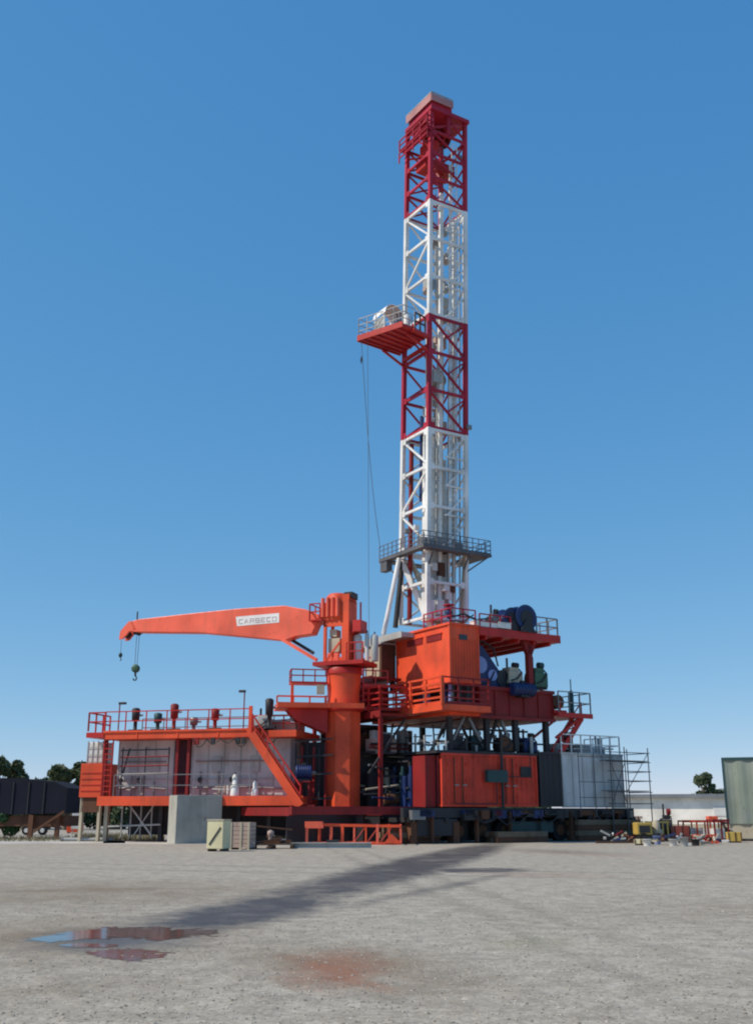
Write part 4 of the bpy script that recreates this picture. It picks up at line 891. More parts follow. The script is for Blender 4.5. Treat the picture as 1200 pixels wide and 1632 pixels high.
for i, ch in enumerate(gly):
    o_ = a.lerp(c, (i + .12) / 7) - Vector((0, 0, .11)); ex = (c - a) / 7 * .66; ez = Vector((0, 0, .22))
    for (x0, z0, x1, z1) in segs[ch]: mb.bar(o_ + ex * x0 + ez * z0, o_ + ex * x1 + ez * z1, .03, .03)
mb.build('lettering', M['fadedpink'], plate)
mb = MB(); mb.bar(side(445, 1016, -.05), side(505, 1052, -.05), .17); mb.build('luffing_cylinder', M['boom'], cr_)
mb = MB(); a, c = side(462, 1018, -.55), side(500, 1041, -.55); mb.tube(a, c, .09); mb.build('luffing_cylinder', M['dark'], cr_)
a = P(214, 1006); hk = thing('hook_block', 'dark hook block hanging from the two falls of rope under the crane nose', 'hook block', FC.w(a.x, 0, a.z))
zh = at(208, 1060, hk.location.y).z - hk.location.z
MB().bar((-.03, 0, -.2), (-.03, 0, zh), .025).build('rope', M['cable'], hk); MB().bar((.12, 0, -.2), (.10, 0, zh), .025).build('rope', M['cable'], hk)
MB().lathe((.03, 0, zh - .2), [(.10, -.09), (.24, -.07), (.24, .07), (.10, .09)], 14, 'y').build('sheave_case', M['green'], hk)
mb = MB(); mb.tube((.03, 0, zh - .4), (.03, 0, zh - .62), .06); mb.path([(.03, 0, zh - .6), (.12, 0, zh - .72), (.08, 0, zh - .86), (-.04, 0, zh - .86), (-.08, 0, zh - .76)], .04); mb.build('hook', M['dark'], hk)
a = P(193, 1013); hk2 = thing('hook_ball', 'small dark ball hook hanging on a single rope from the crane tip', 'hook', FC.w(a.x, 0, a.z))
zh = at(188, 1040, hk2.location.y).z - hk2.location.z
MB().bar((-.15, 0, -.2), (-.15, 0, zh), .02).build('rope', M['cable'], hk2); MB().lathe((-.15, 0, zh - .15), [(.02, -.15), (.1, -.08), (.12, 0), (.1, .08), (.02, .15)], 12).build('ball', M['teal'], hk2)
mb = MB(); mb.path([(-.15, 0, zh - .3), (-.08, 0, zh - .42), (-.16, 0, zh - .48)], .025); mb.build('hook', M['dark'], hk2)
# air tanks beside the crane tower
for i, (x, r, y1, cc, lab) in enumerate(((570, .23, 1014, 'mastwhite', 'white upright air tank beside the crane tower, widest of three'), (585, .12, 1013, 'mastwhite', 'slim bright white upright tube in the middle of the three beside the crane tower'), (597, .2, 1016, 'greypaint', 'pale grey upright tank, right of the white ones beside the crane tower'))):
    o = thing('air_tank', lab, 'tank', FC, group='upright tanks beside the crane tower', pos=(FC.pv(x, 1050, .1)[0], .1, zpl + .06))
    h = zc(y1) - zpl; MB().lathe((0, 0, 0), [(r * .9, 0), (r, .05), (r, h - .1), (r * .6, h), (r * .2, h + .02)], 14).build('shell', M[cc], o); MB().tube((0, 0, h), (0, 0, h + .15), .04).build('valve', M['dark'], o)
# brackets and small platforms on the column
FC0 = FC; FC = Frame(FC0.o[:2], R(10))
br = thing('crane_access_platform', 'small red access platforms and gusset brackets on the left of the crane column', 'platform', FC)
mb = MB(); mb.box(FC.pv(462, 1090)[0], -.9, -.5, .5, zc(1092), zc(1089)); mb.build('upper_floor', M['red'], br)
mb = MB(); u0 = FC.pv(463, 1090)[0]; mb.rail([(-.95, -.45, zc(1089)), (u0, -.45, zc(1089)), (u0, .45, zc(1089))], h=.62, gap=.6, r=.03); mb.build('handrail', M['red'], br)
mb = MB(); mb.box(FC.pv(440, 1120)[0], -.93, -1.2, 1.2, zc(1132), zc(1124)); mb.box(-.93, .9, -1.25, -.98, zc(1132), zc(1124)); mb.build('lower_floor', M['orange'], br)
mb = MB(); u0 = FC.pv(440, 1120)[0]; mb.rail([(-1.0, -.65, zc(1124)), (u0, -.65, zc(1124))], h=.35, gap=.9, r=.04, mids=0)
mb.box(u0 + .7, u0 + .85, -.6, -.45, zc(1124), zc(1092)); mb.build('handrail', M['orange'], br)
for v in (-.6, .4):
    mb = MB(); mb.prism([(FC.pv(455, 1130)[0], v, zc(1132.5)), (-.9, v, zc(1132.5)), (-.9, v, zc(1170)), (FC.pv(470, 1130)[0], v, zc(1150))], (0, .1, 0)); mb.build('gusset', M['red'], br)
MB().box(-1.5, -1.1, -.8, -.72, zc(1110), zc(1095)).build('control_box', M['beige'], br)
mb = MB(); a = 1.0; mb.box(.95, 3.4, -.3, .5, zc(1132), zc(1127)); mb.rail([(1.0, -.25, zc(1127)), (3.4, -.25, zc(1127))], h=1.1, gap=.8, r=.03, mids=2); mb.build('right_walkway', M['red'], br)
mb = MB(); mb.box(.98, 2.3, -.3, .6, zc(1096), zc(1090)); mb.rail([(1.0, -.25, zc(1090)), (2.3, -.25, zc(1090))], h=.7, gap=.6, r=.03); mb.build('right_step', M['red'], br)

FC = FC0
# ================================================================== LEFT DECK MODULE
FD = Frame((at(400, 1293, 54).x, 54), R(-14)); zd = lambda y: FD.pv(400, y)[1]; ud = lambda x, v=0: FD.pv(x, 1220, v)[0]
deck = thing('tank_platform', 'long low orange platform with railed upper deck left of the crane column', 'platform', FD)
zt1, zt0 = zd(1163), zd(1176)
uL, uR = ud(163, -.8), ud(468, -.8)
mb = MB(); mb.box(uL, ud(398, -.8), -.8, 3.6, zt0, zt1); mb.box(ud(398, -.8), uR, -.5, 3.6, zt0, zt1 - .08)
for x in (215, 280, 345): mb.box(ud(x, -.8), ud(x, -.8) + .06, -.83, -.802, zt0, zt1)
mb.box(uL, ud(398, -.8), -.86, -.832, zt1 - .08, zt1 + .02); mb.build('deck', M['orange'], deck)
mb = MB(); mb.rail([(ud(137, -.8), 1.5, zt1 + .02), (ud(137, -.8), -.8, zt1 + .02), (uL, -.8, zt1 + .02)], h=.95, gap=.8, r=.035); mb.box(ud(135, -.8), uL - .002, -.85, 1.6, zt0 + .1, zt1 - .05); mb.build('end_balcony', M['red'], deck)
mb = MB(); mb.rail([(uL, -.75, zt1 + .02), (ud(398, -.8), -.75, zt1 + .02)], h=.98, gap=1.15, r=.026); mb.build('handrail', M['red'], deck)
mb = MB(); mb.rail([(uL, 3.5, zt1), (uR, 3.5, zt1)], h=.98, gap=1.3, r=.026); mb.build('handrail', M['steel'], deck)
zl1, zl0 = zd(1270), zd(1282)
mb = MB(); mb.box(ud(160, -1.0), ud(484, -1), -1.0, 3.6, zl0 - .02, zl1)
mb.box(ud(160, -1), ud(484, -1), -1.06, -1.002, zl0 - .06, zl1 + .04); mb.build('lower_deck', M['orange'], deck)
mb = MB(); mb.rail([(ud(185, -.9), -.95, zl1 + .04), (ud(400, -.9), -.95, zl1 + .04)], h=1.05, gap=1.4, r=.02); mb.build('handrail', M['steel'], deck)
for x in (168, 282, 300):
    MB().box(ud(x, -.4) - .07, ud(x, -.4) + .07, -.45, -.31, zl1, zt0).build('post', M['deepred'], deck)
mb = MB(); u = ud(172, -.6); [mb.box(u - .25 + s_ * .5, u - .2 + s_ * .5, -.7, -.62, zl1, zt0) for s_ in (0, 1)]; [mb.box(u - .2, u + .25, -.68, -.64, z, z + .05) for z in [zl1 + .25 + .27 * k for k in range(10)]]
mb.build('ladder', M['red'], deck)
mb = MB(); mb.box(ud(279, .45), ud(304, .45), .45, 3.0, zl1, zt0 - .003); mb.build('middle_panel', M['purple'], deck)
# stair down at the right end
a, c = Vector((ud(400, -1.3), -1.35, zd(1172))), Vector((ud(480, -1.3), -1.35, zd(1285)))
mb = MB(); mb.bar(a, c, .08, .42); mb.bar(a + Vector((0, .7, 0)), c + Vector((0, .7, 0)), .08, .3); stw = mb.build('stairway', M['orange'], deck)
mb = MB()
for k in range(14):
    q = a.lerp(c, (k + .5) / 14); mb.box(q.x - .12, q.x + .12, -1.3, -.70, q.z - .015, q.z + .02)
mb.build('treads', M['steel'], stw)
mb = MB(); up_ = Vector((0, 0, .95)); mb.bar(a + up_, c + up_, .07); [mb.bar(a.lerp(c, t_), a.lerp(c, t_) + up_, .05) for t_ in (0, .33, .66, 1)]; mb.bar(a + up_ * .55, c + up_ * .55, .12, .05); mb.build('handrail', M['red'], stw)
mb = MB(); mb.box(ud(398, -1) - .1, ud(410, -1), -1.3, -.802, zt0, zt1 + .02); mb.box(ud(398, -.9) - .12, ud(398, -.9) + .06, -.95, -.862, zt0, zd(1128)); mb.build('landing', M['orange'], deck)
# feet and bracing under the lower deck
for x in (176, 262, 350, 384, 432, 470):
    MB().box(ud(x, .2) - .1, ud(x, .2) + .1, .1, .35, 0, zl0 - .022).build('foot', M['beige' if x < 200 else 'dark'], deck)
mb = MB(); mb.bar((ud(180, 0), -.05, .75), (ud(262, 0), -.05, .85), .08); mb.bar((ud(212, 0), -.1, zl0), (ud(250, 0), -.1, .3), .07); mb.bar((ud(250, 0), .0, zl0), (ud(220, 0), .0, .3), .05)
for x in (196, 210, 226, 243): mb.bar((ud(x), .3, .2), (ud(x), .3, zl0), .06)
mb.build('bracing', M['greypaint'], deck)
MB().box(ud(180), ud(480), 2.2, 2.35, .3, zl0 - .03).build('back_skirt', M['dark'], deck)
# tanks
def mudtank(label, x0, x1, seed):
    o = thing('mud_tank', label, 'tank', FD, group='pale tanks under the left deck', pos=(ud(x0, .5), .5, zl1 + .005)); L = ud(x1, .5) - ud(x0, .5); H = zt0 - zl1 - .02; r2 = random.Random(seed)
    MB().box(0, L, 0, 3, 0, H).build('body', M['tank'], o)
    mb = MB(); n = int(L / .9); [mb.box(.02 + k * (L - .1) / n, .08 + k * (L - .1) / n, -.035, -.002, .05, H - .05) for k in range(n + 1)]; mb.box(0, L, -.05, -.003, H * .30, H * .33); mb.box(0, L, -.06, -.036, 0, .06); mb.build('rib', M['greypaint'], o)
    mb = MB(); mb.path([(.2, -.2, .45), (L * .5, -.22, .5), (L - .3, -.2, .4)], .05); mb.path([(.3, -.15, H * .62), (L - .4, -.15, H * .62)], .035)
    [mb.tube((L * t_, -.2, .0), (L * t_, -.2, r2.uniform(.6, 1.3)), .05) for t_ in (.12, .3, .44, .7)]; mb.build('pipe', M['steel'], o)
    mb = MB(); [mb.lathe((L * t_, -.3, .85), [(.12, -.02), (.14, 0), (.12, .02)], 10, 'y') for t_ in (.12, .44)]; mb.build('hand_wheel', M['dark'], o)
    for t_ in (.22, .6):
        mb = MB(); mb.box(L * t_, L * t_ + .5, -.08, -.051, H * .42, H * .70); mb.build('hatch', M['greypaint'], o)
    return o
mudtank('pale grey tank under the deck, left of the red panel, crossed by pipes', 188, 278, 1)
mudtank('long pale grey tank under the deck, right of the red panel, behind the stair', 305, 464, 2)
mb = None
o = thing('pipe_rack', 'dark red horizontal pipes in front of the left pale tank under the deck', 'pipes', FD, pos=(ud(192, -.4), -.4, zl1 + .05))
[MB().tube((0, 0, z), (2.75, 0, z + .03), .035, 8).build('pipe', M[c], o) for z, c in ((1.1, 'steel'), (1.5, 'deepred'), (1.95, 'deepred'), (2.3, 'teal'))]
mb = MB(); [mb.bar((u, .03, 0), (u, .03, 2.45), .05) for u in (.1, 1.4, 2.7)]; mb.bar((.5, .0, 2.4), (.1, .1, 1.0), .07); mb.build('stand', M['dark'], o)
# white cylinders on the lower deck
for (x, h, r, lab) in ((376, 1.05, .22, 'taller white gas cylinder pair standing on the lower deck beside the white valves'), (408, .72, .17, 'shorter white canister standing alone on the lower deck near the stair')):
    o = thing('gas_cylinder', lab, 'gas cylinder', FD, pos=(ud(x, -.7), -.7, zl1 + .04))
    MB().lathe((0, 0, 0), [(r, 0), (r, h * .42), (r * .65, h * .5), (r * .65, h * .9), (r * .3, h)], 14).build('shell', M['mastwhite'], o); MB().tube((0, 0, h), (0, 0, h + .08), .05).build('valve', M['dark'], o)
o = thing('white_valves', 'cluster of small white and pink valves on the lower deck left of the gas cylinders', 'valves', FD, pos=(ud(352, -.7), -.7, zl1 + .04))
for k in range(5): MB().tube((k * .14, .03 * (k % 2), 0), (k * .14, .03 * (k % 2), .3 + .09 * k), .055, 8).build('stem', M['mastwhite' if k % 2 else 'pinkish'], o)
MB().bar((-.4, 0, .35), (.7, 0, .3), .05).build('pipe', M['white'], o)
# cage, white box and orange box at the far left end
o = thing('water_tank', 'small white tank with wire frame above the orange locker at the far left', 'tank', FD, pos=(ud(138, .2), .2, zd(1213)))
L = ud(163, .2) - ud(138, .2); MB().box(.03, L - .03, .03, 1.2, .0, zd(1178) - zd(1213), .03).build('shell', M['white'], o)
mb = MB(); [mb.box(k * (L - .04) / 3, k * (L - .04) / 3 + .04, -.01, .028, 0, 1.15) for k in range(4)]; [mb.box(0, L, -.03, -.011, z, z + .04) for z in (.05, .4, .8)]; mb.build('cage', M['greypaint'], o)
o = thing('orange_locker', 'bright orange louvred locker at the far left end of the deck module', 'locker', FD, pos=(ud(130, -.2), -.2, zd(1270)))
L = ud(165, -.2) - ud(130, -.2); H = zd(1214) - zd(1270); MB().box(0, L, 0, 1.7, 0, H, .02).build('body', M['orange'], o)
mb = MB(); [mb.box(.08, L - .08, -.025, -.002, z, z + .04) for z in (.3, .6, .9, 1.2)]; mb.build('louvre', M['red'], o); MB().box(.1, L - .1, .1, 1.5, -.75, -.002).build('plinth', M['rust'], o)
mb = MB(); [mb.box(x, x + .15, .1, .3, zd(1342) - zd(1270), -.002) for x in (.05, L - .2)]; mb.build('leg', M['beige'], o)
# things on the upper deck
def agit(x, v, h, c, label, group='agitators on the left deck'):
    o = thing('agitator', label, 'agitator', FD, group=group, pos=(ud(x, v), v, zt1 + .01))
    MB().lathe((0, 0, 0), [(.28, 0), (.28, .06), (.1, .1), (.1, h * .45), (.2, h * .48), (.22, h * .95), (.12, h)], 12).build('body', M[c], o)
    MB().box(-.35, .35, -.12, .12, .0, .16).build('gearbox', M['dark'], o); MB().tube((.2, 0, h * .7), (.4, 0, h * .7), .06).build('terminal_box', M['steel'], o)
agit(212, .6, 1.3, 'dark', 'black drum headed agitator on the left deck, the leftmost'); agit(248, .5, 1.0, 'teal', 'dark teal agitator on the left deck, second from the left')
agit(274, .4, 1.45, 'deepred', 'dull crimson agitator on the left deck, third from the left'); agit(340, .4, 1.15, 'deepred', 'dull crimson agitator on the left deck, rightmost before the lamp post')
agit(306, 1.2, .8, 'steel', 'small grey agitator on the left deck between the two crimson ones')
MB
for (x, y1, lab) in ((185, 1120, 'slim lamp post at the left end of the upper deck'), (386, 1106, 'slim lamp post at the head of the stair on the upper deck')):
    o = thing('lamp_post', lab, 'lamp', FD, group='lamp posts on the left deck', pos=(ud(x, -.6), -.6, zt1 + .02)); h = zd(y1) - zt1
    MB().tube((0, 0, 0), (0, 0, h), .035, 8).build('pole', M['deepred'], o); MB().box(-.3 if x > 300 else -.05, .05 if x > 300 else .35, -.08, .08, h, h + .12, .02).build('lamp_head', M['dark'], o)
engine('pump', 'grey and black pump unit at the right end of the upper deck', 'pump', FD, (ud(420, .4), .4, zt1), .9, .7, .85, 'greypaint', 'dark')
agit(427, 0, 1.55, 'dark', 'tall black vertical motor on the deck right of the stair head')
o = thing('shaker_unit', 'pinkish beige shaker box with pipes at the right end of the upper deck', 'machine', FD, pos=(ud(440, .6), .6, zt1 - .07))
MB().box(-1.1, 1.0, 0, 1.6, .0, .45, .02).build('body', M['pinkish'], o); mb = MB(); mb.rail([(-1.2, -.3, 0), (1.3, -.3, 0)], h=.8, gap=.8, r=.03); mb.build('handrail', M['red'], o)
mb = MB(); mb.tube((.3, .2, .4), (1.2, .2, .9), .09); mb.tube((-.6, -.1, .5), (.9, -.1, .55), .08); mb.build('pipe', M['greypaint'], o)
r5 = random.Random(77)
o = thing('hose_bundle', 'sagging black hoses and small fittings hung along the edge of the left deck', 'hoses', FD, pos=(ud(305, -.9), -.9, 0))
for k in range(6):
    u0 = k * .75; dz = r5.uniform(.15, .5); MB().path([(u0 + .8 * q / 6, 0, zt0 - .05 - dz * sin(pi * q / 6)) for q in range(7)], .025).build('hose', M['dark'], o)
for k in range(5): u0 = r5.uniform(0, 4.2); MB().box(u0, u0 + .2, .02, .14, zt0 - .35, zt0 - .02).build('fitting', M[r5.choice(['steel', 'deepred', 'dark'])], o)
# gap between deck and crane column
o = thing('pipe_stand', 'dull red uprights and dark pipes in the shaded gap left of the crane column', 'pipes', FD, pos=(ud(470, .2), .2, zl0 - .3))
for k in range(6): MB().box(k * .28, k * .28 + (.1 if k % 2 else .06), .1 * k, .1 * k + .1, 0, zt0 - zl0 + rnd.uniform(-.2, .7)).build('upright', M['deepred' if k % 2 else 'dark'], o)
mb = MB(); [mb.bar((0, -.02, z), (1.9, .3, z + .1), .08) for z in (.5, 1.7, 2.6, 3.4)]; mb.build('pipe', M['dark'], o)
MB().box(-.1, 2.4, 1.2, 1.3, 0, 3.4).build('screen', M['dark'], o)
motor('electric_motor', 'dark blue motor on a stand between the stair and the crane column', 'motor', FD, (ud(484, -.5), -.5, zd(1246)), .36, .8, 'blue', 'dark', rz=R(20))
o = thing('motor_stand', 'dull red stand carrying the dark blue motor beside the crane column', 'stand', FD, pos=(ud(484, -.5), -.5, zd(1288)))
mb = MB(); h = zd(1246) - zd(1288); [mb.box(x, x + .08, y, y + .08, 0, h - .05) for x in (-.35, .3) for y in (-.2, .15)]; mb.build('leg', M['deepred'], o); MB().box(-.42, .45, -.28, .3, h - .05, h).build('table', M['deepred'], o)
o = thing('base_skid', 'dull red base beams at ground level between the stair foot and the crane column', 'skid', FD, pos=(ud(470, -.6), -.6, 0))
mb = MB(); mb.box(-.3, 4.4, -.3, .1, 1.45, 1.72); mb.box(-.1, 4.2, .9, 1.2, 1.3, 1.7); mb.box(.5, 1.2, -.35, -.302, 1.3, 1.8); mb.build('beam', M['deepred'], o)
mb = MB(); [mb.box(u, u + .3, 0, .4, 0, 1.349) for u in (.1, 1.6, 3.2)]; mb.build('foot', M['dark'], o); MB().box(-.2, 4.2, .5, .6, .1, 1.25).build('back_panel', M['dark'], o)

# ================================================================== THINGS ON THE GROUND, LEFT AND CENTRE
def ground_thing(name, label, cat, x, y, rz=0.0, group=None):
    p = gp(x, y); return thing(name, label, cat, (p.x, p.y, 0), rz=rz, group=group), p
def mpp(p, pxl): return pxl / FPX * (p.y * cos(PITCH) - EYE * sin(PITCH))
def block(label, x, y, wpx, hpx, dep, rz, c='concrete'):
    o, p = ground_thing('concrete_block', label, 'concrete block', x, y, rz, 'concrete blocks under the left deck')
    W, H = mpp(p, wpx), mpp(p, hpx)
    MB().box(0, W, 0, dep, 0, H, .03).build('block', M[c], o)
    mb = MB(); [mb.lathe((W * t_, .02 + dep / 2, H), [(.07, -.01), (.05, .05)], 8) for t_ in (.25, .75)]; mb.build('lifting_eye', M['rust'], o); return o
block('large tall concrete block standing in front of the left deck with a pale lit end', 279, 1345, 78, 75, 1.15, R(30))
block('smaller concrete block further back under the deck, right of the cream cabinet', 394, 1340, 44, 54, .5, R(20))
o, p = ground_thing('cream_cabinet', 'cream yellow electrical cabinet with a diagonal mark, standing on the gravel', 'cabinet', 329, 1357, R(-18))
W, H = mpp(p, 28), mpp(p, 47); MB().box(0, W, 0, .7, .1, H, .02).build('body', M['cream'], o); MB().box(-.02, W + .02, -.02, .72, H, H + .05).build('lid', M['beige'], o)
mb = MB(); [mb.box(x, x + .1, .05, .65, 0, .099) for x in (.03, W - .13)]; mb.build('foot', M['dark'], o); MB().bar((.12, -.012, .25), (W - .1, -.012, H - .25), .03, .06).build('door_bar', M['dark'], o)
o, p = ground_thing('wooden_crate', 'faded pinkish wooden crate beside the cream cabinet', 'crate', 366, 1354, R(-12))
W, H = mpp(p, 33), mpp(p, 42); mb = MB(); n = 6
for k in range(n): mb.box(.01, W - .01, .0, .8, .08 + k * (H - .08) / n, .065 + (k + 1) * (H - .08) / n)
mb.build('planks', M['pinkish'], o); mb = MB(); [mb.box(x, x + .09, -.03, -.001, .0, H) for x in (0, W / 2, W - .09)]; mb.build('batten', M['beige'], o)
mb = MB(); [mb.box(x, x + .1, 0, .8, 0, .079) for x in (0.02, W - .14)]; mb.build('skid', M['timber'], o)
o, p = ground_thing('scrap_pile', 'heap of brown scrap timber and pipe offcuts behind the wooden crate', 'scrap pile', 368, 1336)
for k in range(16):
    x, y, z = rnd.uniform(-.6, 1.6), rnd.uniform(-.2, .9), rnd.uniform(.08, 1.0)
    MB().bar((x, y, z), (x + rnd.uniform(-.9, .9), y + rnd.uniform(-.3, .3), max(.06, z * rnd.uniform(.3, 1))), .13, .09).build('offcut', M[rnd.choice(['timber', 'rust', 'beige', 'pinkish'])], o)
o, p = ground_thing('pallet', 'low brown pallet with scrap boards lying right of the wooden crate', 'pallet', 402, 1353)
mb = MB(); [mb.box(0, 1.7, k * .2, k * .2 + .14, .14, .17) for k in range(5)]; mb.build('deck_boards', M['timber'], o); mb = MB(); [mb.box(x, x + .1, 0, .94, 0, .139) for x in (0, .8, 1.6)]; mb.build('bearer', M['rust'], o)
mb = MB(); mb.bar((.1, .2, .2), (1.2, .3, .42), .1); mb.bar((.3, .5, .2), (1.6, .4, .3), .12); mb.bar((.1, .7, .9), (1.6, .7, .75), .06); mb.build('loose_board', M['rust'], o)
o, p = ground_thing('hydrant', 'small pale post with a round cap standing on the gravel beside the pallet', 'post', 431, 1352)
MB().lathe((0, 0, 0), [(.17, 0), (.17, .06), (.1, .1), (.09, .5), (.14, .55), (.14, .68), (.04, .75)], 12).build('body', M['pinkish'], o); MB().tube((-.17, 0, .45), (.17, 0, .45), .045).build('outlet', M['rust'], o)
o, p = ground_thing('round_bin', 'pale green round bin in the shade behind the hydrant post', 'bin', 447, 1337)
MB().lathe((0, 0, .35), [(.34, 0), (.36, .05), (.36, .62), (.32, .66), (.1, .7)], 16).build('shell', M['tank'], o); mb = MB(); mb.box(-.3, .3, -.25, .25, .0, .349); mb.build('stand', M['dark'], o)
# orange steel rack lying on the ground
o, p = ground_thing('steel_rack', 'orange steel pipe rack lying on the ground in front of the crane column', 'rack', 489, 1347)
W = mpp(p, 150); H = mpp(p, 31)
mb = MB(); [mb.bar((0, y, z), (W, y, z * .93), .11) for y in (0, 1.3) for z in (.08, H)]; mb.build('rail', M['orange'], o)
for k in range(9):
    u = W * k / 8; mb = MB(); mb.bar((u, 0, .05), (u, 0, H), .12 if k % 3 == 0 else .07); mb.bar((u, 1.3, .05), (u, 1.3, H), .08); mb.bar((u, 0, H * .98), (u, 1.3, H * .98), .07); mb.build('crossbar', M['orange' if k % 2 else 'boom'], o)
MB().box(-.1, .75, -.12, .1, H - .15, H + .15).build('head_plate', M['boom'], o); mb = MB(); mb.prism([(W * .82, -.1, .1), (W * 1.0, -.1, .1), (W * .9, -.1, .5)], (0, .08, 0)); mb.build('gusset', M['orange'], o)
mb = MB(); [mb.bar((W * t_, .1, .12), (W * (t_ + .12), .1, H * .9), .06) for t_ in (.5, .64, .78)]; mb.build('brace', M['boom'], o)
o, p = ground_thing('steel_beam', 'grey steel beam lying on the gravel below the orange rack', 'beam', 462, 1352)
W = mpp(p, 130); mb = MB(); mb.box(0, W, 0, .3, 0, .03); mb.box(0, W, .13, .17, .03, .2); mb.box(0, W, 0, .3, .2, .23); mb.build('section', M['greypaint'], o); MB().box(W * .45, W * .6, .05, .25, .232, .34).build('clamp', M['dark'], o)
o, p = ground_thing('steel_pipe', 'pale steel pipe lying on the ground at the left edge of the yard strip', 'pipe', 100, 1341)
MB().tube((0, 0, .1), (2.6, .1, .1), .09, 10).build('tube', M['greypaint'], o); MB().tube((-.06, 0, .1), (0.03, 0, .1), .12, 10).build('collar', M['steel'], o)
# small bits far left
o, p = ground_thing('tool_chest', 'small bright orange red chest on the ground by the dark trailer', 'chest', 106, 1328, R(8))
MB().box(0, 1.1, 0, .7, .06, .55, .02).build('body', M['orange'], o); MB().box(-.02, 1.12, -.02, .72, .552, .62).build('lid', M['red'], o); mb = MB(); [mb.box(x, x + .12, .05, .6, 0, .059) for x in (.08, .9)]; mb.build('foot', M['dark'], o)
o, p = ground_thing('notice_board', 'narrow white upright panel standing between the dark tank and the orange locker', 'panel', 113, 1330)
MB().box(0, .55, 0, .25, .35, 1.75, .02).build('board', M['white'], o); mb = MB(); [mb.box(x, x + .06, .05, .15, 0, .349) for x in (.05, .42)]; mb.build('leg', M['beige'], o)
# dark tank trailer
FT = Frame((at(2, 1293, 60).x, 60), R(-6))
o = thing('tank_trailer', 'dark navy covered tank trailer parked at the far left edge', 'trailer', FT)
zt_ = lambda y: FT.pv(60, y)[1]; L = FT.pv(108, 1260)[0]
mb = MB(); mb.prism([(-3.5, 0, zt_(1300)), (-3.5, 0, zt_(1250)), (-2.0, 0, zt_(1239)), (.8, 0, zt_(1240)), (L * .8, 0, zt_(1246)), (L, 0, zt_(1256)), (L, 0, zt_(1296))], (0, 2.5, 0)); mb.build('tarp_body', M['navy'], o)
mb = MB(); [mb.box(k * .9 - 3, k * .9 - 2.94, -.05, -.003, zt_(1298), zt_(1246)) for k in range(7)]; mb.build('strap', M['dark'], o)
mb = MB(); mb.box(-3.4, L - .1, .2, 2.3, .7, zt_(1300) - .003); mb.bar((L * .55, -.2, .4), (L, -.2, 1.5), .12); mb.build('chassis', M['rust'], o)
for u in (-2.5, -1.3):
    wl = MB().tube((u, .0, .5), (u, .35, .5), .5, 18).build('wheel', M['rubber'], o); MB().tube((u, -.03, .5), (u, -.001, .5), .25, 12).build('rim', M['steel'], wl)
mb = MB(); mb.box(L * .45, L * .52, -.1, .1, 0, 1.3); mb.box(L * .86, L * .92, -.1, .1, 0, 1.3); mb.build('leg', M['rust'], o)
o, p = ground_thing('flat_trailer', 'low flat trailer with grey bed and small wheels in front of the dark tank', 'trailer', 34, 1331)
MB().box(0, 1.75, 0, 1.0, .62, .74).build('bed', M['pinkish'], o)
for x in (.35, 1.4):
    wl = MB().tube((x, -.08, .3), (x, .14, .3), .3, 16).build('wheel', M['rubber'], o); MB().tube((x, -.11, .3), (x, -.081, .3), .14, 12).build('rim', M['mastwhite'], wl)
mb = MB(); mb.box(.1, 1.65, .1, .9, .4, .619); mb.bar((1.75, .5, .55), (2.5, .5, .45), .1); mb.build('chassis', M['rust'], o)
mb = MB(); mb.box(.1, .5, .2, .7, .742, 1.15); mb.tube((1.4, .4, .742), (1.4, .4, 1.1), .16); mb.build('load', M['greypaint'], o)

# ================================================================== THINGS ON THE RIGHT
o = thing('warehouse', 'long low white building with a thin grey roof in the distance on the right', 'building', (at(985, 1293, 95).x, 99, 0), rz=R(-16))
zw = lambda y: at(1080, y, 95).z
L = at(1215, 1293, 95).x - at(985, 1293, 95).x
MB().box(0, L, 0, 14, 0, zw(1271)).build('wall', M['wall'], o)
mb = MB(); mb.box(-.4, L + .4, -.5, 14.5, zw(1271) + .003, zw(1265)); mb.build('roof', M['roofgrey'], o)
MB().box(9.2, 10.4, -.05, -.003, 1.1, 1.9).build('door', M['white'], o)
MB().box(-.0, L, -.08, -.003, .0, .4).build('plinth', M['beige'], o)
# green grey container
FG = Frame((at(1157, 1293, 57).x, 57), R(-21)); zg = lambda y: FG.pv(1175, y)[1]
o = thing('green_container', 'tall green grey metal container on a beige base at the right edge', 'container', FG)
mb = MB(); mb.box(.06, 7, .06, 5, zg(1313), zg(1211)); mb.corr(.06, 7, zg(1313), zg(1211), 0, pitch=.9, dep=.05); mb.build('side_wall', M['greengrey'], o)
mb = MB(); mb.box(-.03, .06, -.03, .1, zg(1313), zg(1208)); mb.box(-.03, 7, -.04, 5, zg(1211) + .003, zg(1207)); mb.build('frame', M['teal'], o)
MB().box(.1, 6.9, .1, 4.9, .12, zg(1313) - .003).build('base', M['beige'], o)
mb = MB(); mb.box(.0, 7, .0, 5, 0, .115); mb.build('sole_plate', M['dark'], o)
